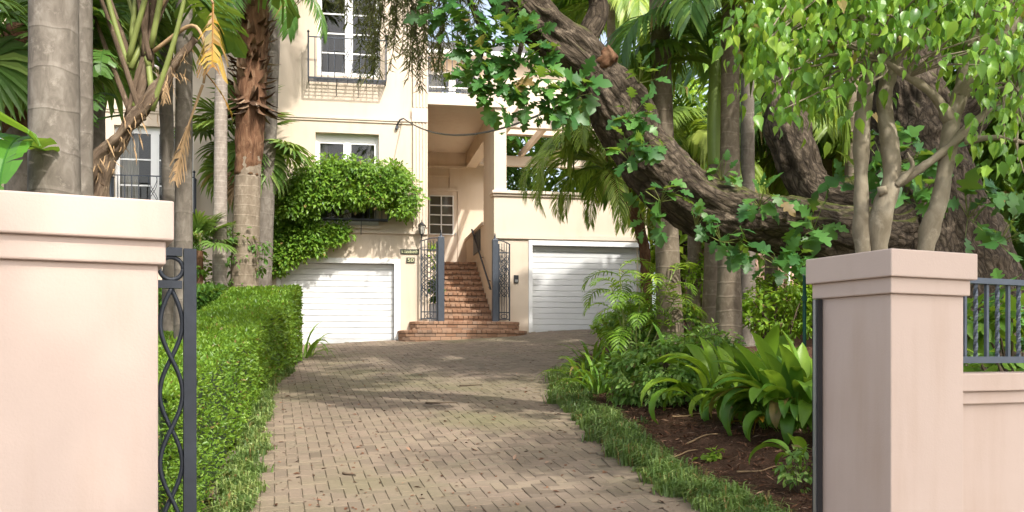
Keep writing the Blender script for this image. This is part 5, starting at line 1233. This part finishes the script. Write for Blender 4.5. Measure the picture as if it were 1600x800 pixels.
for k in range(290):
    u = random.uniform(1185, 1640); lim = np.interp(u, [1185, 1230, 1290, 1340, 1400, 1450, 1500, 1540, 1600, 1640], [80, 140, 150, 60, 70, 30, 50, 130, 190, 240]); v = random.uniform(-140, 1) if random.random() < .35 else random.uniform(-20, lim)
    PX.append(spray(u, v, random.uniform(5.9, 7.4), 18, .15))
for (u, v) in ((1590, 250), (1570, 235), (1605, 225), (1530, 215), (1225, 170), (1290, 160), (1210, 130), (1565, 190), (1380, 125), (1330, 120), (1600, 270)): PX.append(spray(u, v, random.uniform(6.1, 6.5), 10, .1))
for k in range(24): PX.append(spray(random.uniform(1150, 1900), random.uniform(-700, -150), random.uniform(5.6, 8.4), 22, .22))
P = np.concatenate([a[0] for a in PX]); X = np.concatenate([a[1] for a in PX]); N = np.concatenate([a[2] for a in PX]); s_ = np.concatenate([a[3] for a in PX])
uu = 800 + F0 * P[:, 0] / P[:, 1]; vv = HOR - F0 * (P[:, 2] - CH) / P[:, 1]
front = np.argsort(np.where((vv > 5) & (uu < 1595) & (uu > 1180), P[:, 1], 99))[:260]; ms = np.zeros(len(P), bool); ms[front] = True
FL = leaf_obj('leaf', T_FICUS, M['lf_ficus'])
for i in front: inst('leaf', FL, fc, frame(P[i], X[i], N[i], s_[i]))
scatter(fm, T_FICUS, P[~ms], X[~ms], N[~ms], s_[~ms]); fm.build('foliage', M['lf_ficus'], fc, kind='stuff')
for c in sprays:
    a = min(anch, key=lambda q: np.linalg.norm(q - c)); twigs(tws, a, [c], .012) if c[2] < 6.3 else tws.bar(a, c, .012, 4, .004)
tws.build('twigs', M['ficus_bark'], fc)

# ------------------------------------------------------------------ bed plants
def broad_clump(name, label, x, y, n, L, sp, group=None, mats=('lf_asp',), up=0.):
    z = float(bed_z(np.array([x]), np.array([y]))[0]); t = thing(name, (x, y, z - .02), label, 'plant', group); mes = []
    for k in range(5):
        K = 14; tq = np.linspace(0, 1, K); an = R(84 - 9 * k + up) - (.5 + .42 * k) * np.clip((tq - .25) / .75, 0, 1) ** 1.3 * 1.3
        C = np.stack([np.cumsum(np.cos(an)) / K, np.cumsum(np.sin(an)) / K], 1); q = np.clip((tq - .36) / .64, 0, 1)
        w_ = np.where(tq < .36, .006, .086 * np.sin(math.pi * q ** .8) ** .75 + .004); V = []
        for (cx, cz), ww, a_ in zip(C, w_, an): V += [(cx, 0, cz), (cx - math.sin(a_) * ww * .4, ww, cz + math.cos(a_) * ww * .4), (cx - math.sin(a_) * ww * .4, -ww, cz + math.cos(a_) * ww * .4)]
        F_ = []
        for i in range(K - 1): a, b = 3 * i, 3 * i + 3; F_ += [(a, b, b + 1, a + 1), (a, a + 2, b + 2, b)]
        for mt in mats:
            m = MB().add(np.array(V), np.array(F_)).mesh('leaf'); m.materials.append(M[mt]); m.polygons.foreach_set('use_smooth', np.ones(len(m.polygons), bool)); mes.append(m)
    for k in range(n):
        a = random.uniform(0, 6.283); rr = sp * random.random() ** .6; place(random.choice(mes), t, (x + math.cos(a) * rr, y + math.sin(a) * rr, z - .02), a + random.uniform(-.6, .6), L * random.uniform(.65, 1.15), 'leaf', random.uniform(-.15, .3), random.uniform(-.3, .3))
    return t
broad_clump('broad_leaf_clump', 'large clump of glossy broad leaves beside the gate receiver post', 2.78, 9.2, 170, .94, .4, up=6)
broad_clump('broad_leaf_clump', 'broad upright leaves with yellowed edges behind the glossy clump', 2.55, 10.6, 60, .95, .5, mats=('lf_asp', 'lf_lime'), up=6)
broad_clump('broad_leaf_clump', 'loose broad leaves fanning out over the bare mulch', 2.55, 9.9, 20, .8, .2)
broad_clump('broad_leaf_clump', 'pair of upright broad leaf tufts at the foot of the ringed palms', 2.0, 11.9, 26, .85, .3, up=8)
broad_clump('broad_leaf_clump', 'few broad leaves standing low right behind the receiver post', 2.36, 7.6, 9, .55, .08)
YA = broad_clump('broad_leaf_clump', 'few drooping yellow leaves at the front of the broad clump', 2.3, 9.1, 2, .5, .1, mats=('lf_yellow',))
for k, (u, v, Y, n, L, lab) in enumerate(((938, 622, 12.6, 46, .66, 'dense strap-leaved clump spilling over the drive edge'), (912, 600, 13.6, 40, .66, 'strap-leaved clump at the curve of the drive edge'), (968, 600, 13.0, 34, .6, 'strap-leaved clump next to the pale leaved bush'), (925, 565, 15.2, 30, .7, 'strap-leaved clump with leaves arching over the pavers by the garage'), (965, 560, 15.0, 24, .6, 'strap-leaved clump beside the clipped ball'))):
    x = (u - 800) / F0 * Y; x = max(x, float(xr(Y)) + .22); strap_clump('strap_leaf_clump', lab, (x, Y, float(bed_z(np.array([x]), np.array([Y]))[0])), n, L, 1.0, 'lf_mid', sp=.14)
shrub('shrub', 'pale leaved rounded bush on short stems over the bare mulch', W(1028, 585, 11.5), (.6, .5, .42), 120, 22, .1, .075, 'lf_shrub')
shrub('shrub', 'low pale shrub at the front of the mulch between strap leaves and broad leaves', W(1075, 600, 11.0), (.45, .35, .28), 70, 22, .1, .07, 'lf_shrub')
shrub('shrub', 'fine leaved bush between the pale bush and the broad leaves', W(1105, 560, 11.6), (.42, .4, .34), 60, 22, .1, .07, 'lf_shrub')
shrub('shrub', 'light green loose bush in front of the date palm trunk', W(1000, 515, 14.2), (.55, .5, .42), 70, 22, .12, .085, 'lf_shrub')
shrub('shrub', 'bush of small leaves around the foot of the leaning ringed palm', W(1070, 520, 14.4), (.6, .5, .5), 70, 22, .12, .08, 'lf_mid')
shrub('clipped_ball', 'small clipped green ball bush beside the garage door', W(952, 508, 17.5), (.28, .26, .2), 50, 26, .08, .06, 'lf_lime')
shrub('shrub', 'lime green clipped hedge mass beyond the ringed palms', W(1200, 470, 20), (1.6, .6, .5), 150, 24, .16, .09, 'lf_lime')
shrub('shrub', 'low lime green bush between the thin grey trunk and the gate pillar', W(1222, 480, 14.2), (.75, .4, .4), 70, 22, .14, .09, 'lf_lime')
shrub('shrub', 'lime green bush seen between the palm trunks', W(1085, 455, 19), (.9, .5, .6), 80, 22, .16, .1, 'lf_lime')
shrub('seedling', 'tiny lime seedling growing in the mulch by the border grass', W(1112, 712, 8.6), (.1, .1, .07), 12, 8, .04, .06, 'lf_lime', cat='plant', stemr=.005)
shrub('seedling', 'small leafy plant at the foot of the gate receiver post', W(1248, 740, 7.2), (.13, .12, .16), 18, 9, .05, .06, 'lf_shrub', cat='plant', stemr=.005)
shrub('shrub', 'leafy undergrowth showing through the wall railing', (4.2, 7.6, 1.5), (1.3, .5, .55), 60, 18, .16, .16, 'lf_lobed', T_LOBE)
shrub('shrub', 'pale leafy shrub right behind the twisted railing bars', (3.35, 6.3, 1.55), (.7, .3, .3), 26, 12, .12, .15, 'lf_mid', T_OVAL)
gl = thing('garden_light', (W(1022, 0, 11.0)[0], 11.0, float(bed_z(np.array([1.63]), np.array([11.0]))[0])), 'small black garden spotlight stake in the mulch', 'lamp'); p = np.array(gl.location)
MB().bar(p - (0, 0, .05), p + (0, 0, .2), .012, 6).build('stake', M['black'], gl); MB().bar(p + (-.02, 0, .16), p + (.03, 0, .32), .035, 8).build('lamp_head', M['black'], gl)
hp_ = thing('garden_tap_pipe', (W(1257, 0, 11.5)[0], 11.5, gz(3.5, 11.5)), 'thin green pipe standing behind the gate pillar', 'pipe'); p = np.array(hp_.location)
pipe_m = plain('green_pipe', (.02, .12, .09), .5); MB().bar(p, W(1257, 430, 11.5), .022, 8).build('pipe', pipe_m, hp_); MB().bar(W(1257, 470, 11.48), W(1257, 462, 11.48), .032, 8).build('collar', pipe_m, hp_)
# sticks lying on the mulch
for k, (u, v, ln, an) in enumerate(((1075, 655, .35, .1), (1100, 690, .4, .5), (1060, 700, .35, .05), (1190, 735, .4, -.2))):
    Y = 1.78 / (.108 + (v - HOR) / F0); x = (u - 800) / F0 * Y; d = np.array((math.cos(an), math.sin(an))) * ln; pts = []
    for q in np.linspace(-.5, .5, 5):
        a, b = x + d[0] * q, Y + d[1] * q; pts.append((a, b, float(bed_z(np.array([a]), np.array([b]))[0]) + .015 + .01 * math.sin(q * 7)))
    tag(tube(MB(), pts, np.linspace(.009, .004, 5), 6, 3).build('dry_stick', M['straw'], None, True), ('pale dry stick under the leaves of the loose broad clump', 'slanting dry stick on the dark mulch below the broad leaves', 'dry stick lying close to the border grass edge', 'bleached dry stick on the open brown mulch')[k], 'stick', 'sticks on the mulch')

# ------------------------------------------------------------------ beyond the garden
def back_tree(label, x, y, z, rd, ncl, mat, size=.34, per=30, cr=.6, trunk=.16, group='trees beyond the garden', T=T_DIA):
    zg = gz(x, y); t = thing('tree', (x, y, zg), label, 'tree', group); mb = MB(); cs = clumps(mb, T, (x, y, z), rd, ncl, per, cr, size, shell=.35)
    mb.build('crown', M[mat], t, kind='stuff'); tr = MB(); tube(tr, [(x, y, zg - .1), (x + .1, y, (zg + z) / 2), (x, y, z)], [trunk, trunk * .8, trunk * .5], 10, 6); twigs(tr, (x, y, z - rd[2] * .6), cs[:16], trunk * .35); tr.build('trunk', M['oak'], t, True)
for a in (('dark evergreen crown behind the pergola', -1.2, 31.5, 6.6, (2.6, 2, 3.0), 120, 'lf_dark'),
          ('mid green tree behind the terrace beside the evergreen', 2.6, 33, 7.6, (3., 2., 2.6), 120, 'lf_mid'),
          ('lime green tree beyond the terrace above the date palm', 5.2, 30, 7.0, (2.4, 2., 3.4), 130, 'lf_lime'),
          ('mid green tree behind the crownshaft palm', 8.0, 27, 7.2, (2.6, 2., 3.6), 150, 'lf_mid'),
          ('yellow green tree glowing behind the upright limb', 9.2, 22.5, 5.6, (2.0, 1.6, 2.8), 140, 'lf_lime'),
          ('dark leafy tree filling the gap behind the huge trunk', 11.5, 20, 5.4, (2.8, 2., 3.6), 190, 'lf_dark'),
          ('dense green tree behind the slender lime tree', 8.4, 14.8, 6.2, (2.2, 1.5, 2.2), 150, 'lf_mid'),
          ('spreading tree behind the railing and huge trunk', 10.2, 15.5, 3.4, (2.2, 1.4, 2.4), 130, 'lf_dark'),
          ('tall green tree beyond the terrace high above the beams', 1.0, 36, 11.5, (3.5, 2., 2.0), 90, 'lf_mid'),
          ('dark green tree behind the banana leaves', -12.6, 21, 5.5, (2.0, 2., 3.6), 120, 'lf_dark'),
          ('leafy tree past the corner of the house', -11.2, 16.5, 4.2, (1.3, 1.3, 2.8), 90, 'lf_mid')): back_tree(*a)
for k, (u, v, Y, lab) in enumerate(((1085, 235, 19, 'feathery palm glowing between the leaning palm and the crownshaft'), (1205, 205, 20.5, 'feathery palm with arching fronds beside the upright limb'), (1290, 250, 18.5, 'low feathery palm behind the fork of the old tree'), (985, 150, 33, 'feathery palm beyond the garage terrace'), (955, 5, 28, 'tall feathery palm above the terrace beams'), (905, 30, 35, 'far feathery palm showing past the top of the great limb'))):
    palm('feather_palm', lab, u, 0, Y, .14, .12, W(0, v, Y)[2], 'palm_brown', .2, FRB, 15, 2.9)
nh = thing('neighbour_house', (9.5, 31, gz(9.5, 31)), 'pink rendered neighbouring house glimpsed through the garden', 'house'); M['nh'] = stucco('dusty_pink_render', (.62, .42, .33), (.55, .36, .28), .2)
MB().box(6.0, 15, 31, 37, 1.5, 8.6).build('wall', M['nh'], nh); MB().box(5.6, 15.4, 30.5, 37.5, 8.6, 8.9).build('eave', M['white'], nh)
for x in (7.2, 9.6, 11.8):
    wn = MB().box(x, x + 1.1, 30.94, 30.998, 5.6, 7.2).build('window', M['white'], nh); MB().box(x + .08, x + 1.02, 30.93, 30.939, 5.68, 7.12).build('pane', pane_dark, wn)
MB().bar((8.9, 30.9, 1.5), (8.9, 30.9, 8.5), .05, 8).build('downpipe', M['white'], nh)
gwl = thing('garden_wall', (5.8, 23.5, gz(5.8, 23.5)), 'low red brick garden wall with white rails seen between palm trunks', 'wall')
M['bwall'] = (lambda n: n.done(n.bsdf(n.n('TexBrick', {'Vector': n.scaled(n.n('TexCoord').outputs['Object'], (1., 1., 1.)), 'Color1': (.36, .19, .12, 1), 'Color2': (.28, .14, .09, 1), 'Mortar': (.4, .34, .28, 1), 'Scale': 4.}).outputs[0], .9)))(NT('far_brick'))
MB().box(3.9, 9.5, 23.4, 23.65, 1.8, 3.2).build('wall_face', M['bwall'], gwl)
for x in (4.4, 5.05): MB().bar((x, 23.3, 2.2), (x, 23.3, 4.5), .05, 8).build('rail_post', M['white'], gwl)
MB().bar((4.4, 23.3, 4.5), (5.05, 23.3, 4.3), .05, 8).build('top_rail', M['white'], gwl)
# street trees on the footpath behind the viewer: they shade the gate
def street_tree(x, y, c, rd, ncl, label, per=84, size=.22, cr=.46):
    t = thing('street_tree', (x, y, 0), label, 'tree', 'street trees'); mb = MB(); cs = clumps(mb, T_DIA, c, rd, ncl, per, cr, size, shell=.2)
    mb.build('crown', M['lf_mid'], t, kind='stuff'); tr = MB(); tube(tr, [(x, y, -.1), (x, y, 2.2), tuple((np.array((x, y, 2.2)) + c) / 2), tuple(c)], [.24, .2, .15, .06], 12, 8); twigs(tr, c, cs[:30], .05); tr.build('trunk', M['oak'], t, True)
street_tree(7.4, -4.4, np.array((5.6, -1.6, 9.0)), (3.3, 3.2, 1.6), 88, 'leafy street tree on the footpath shading the gate pillar and railing')
street_tree(3.0, -6.0, np.array((3.0, -4.6, 8.8)), (2.6, 2.4, 1.6), 74, 'leafy street tree on the footpath shading the sliding gate pillar')
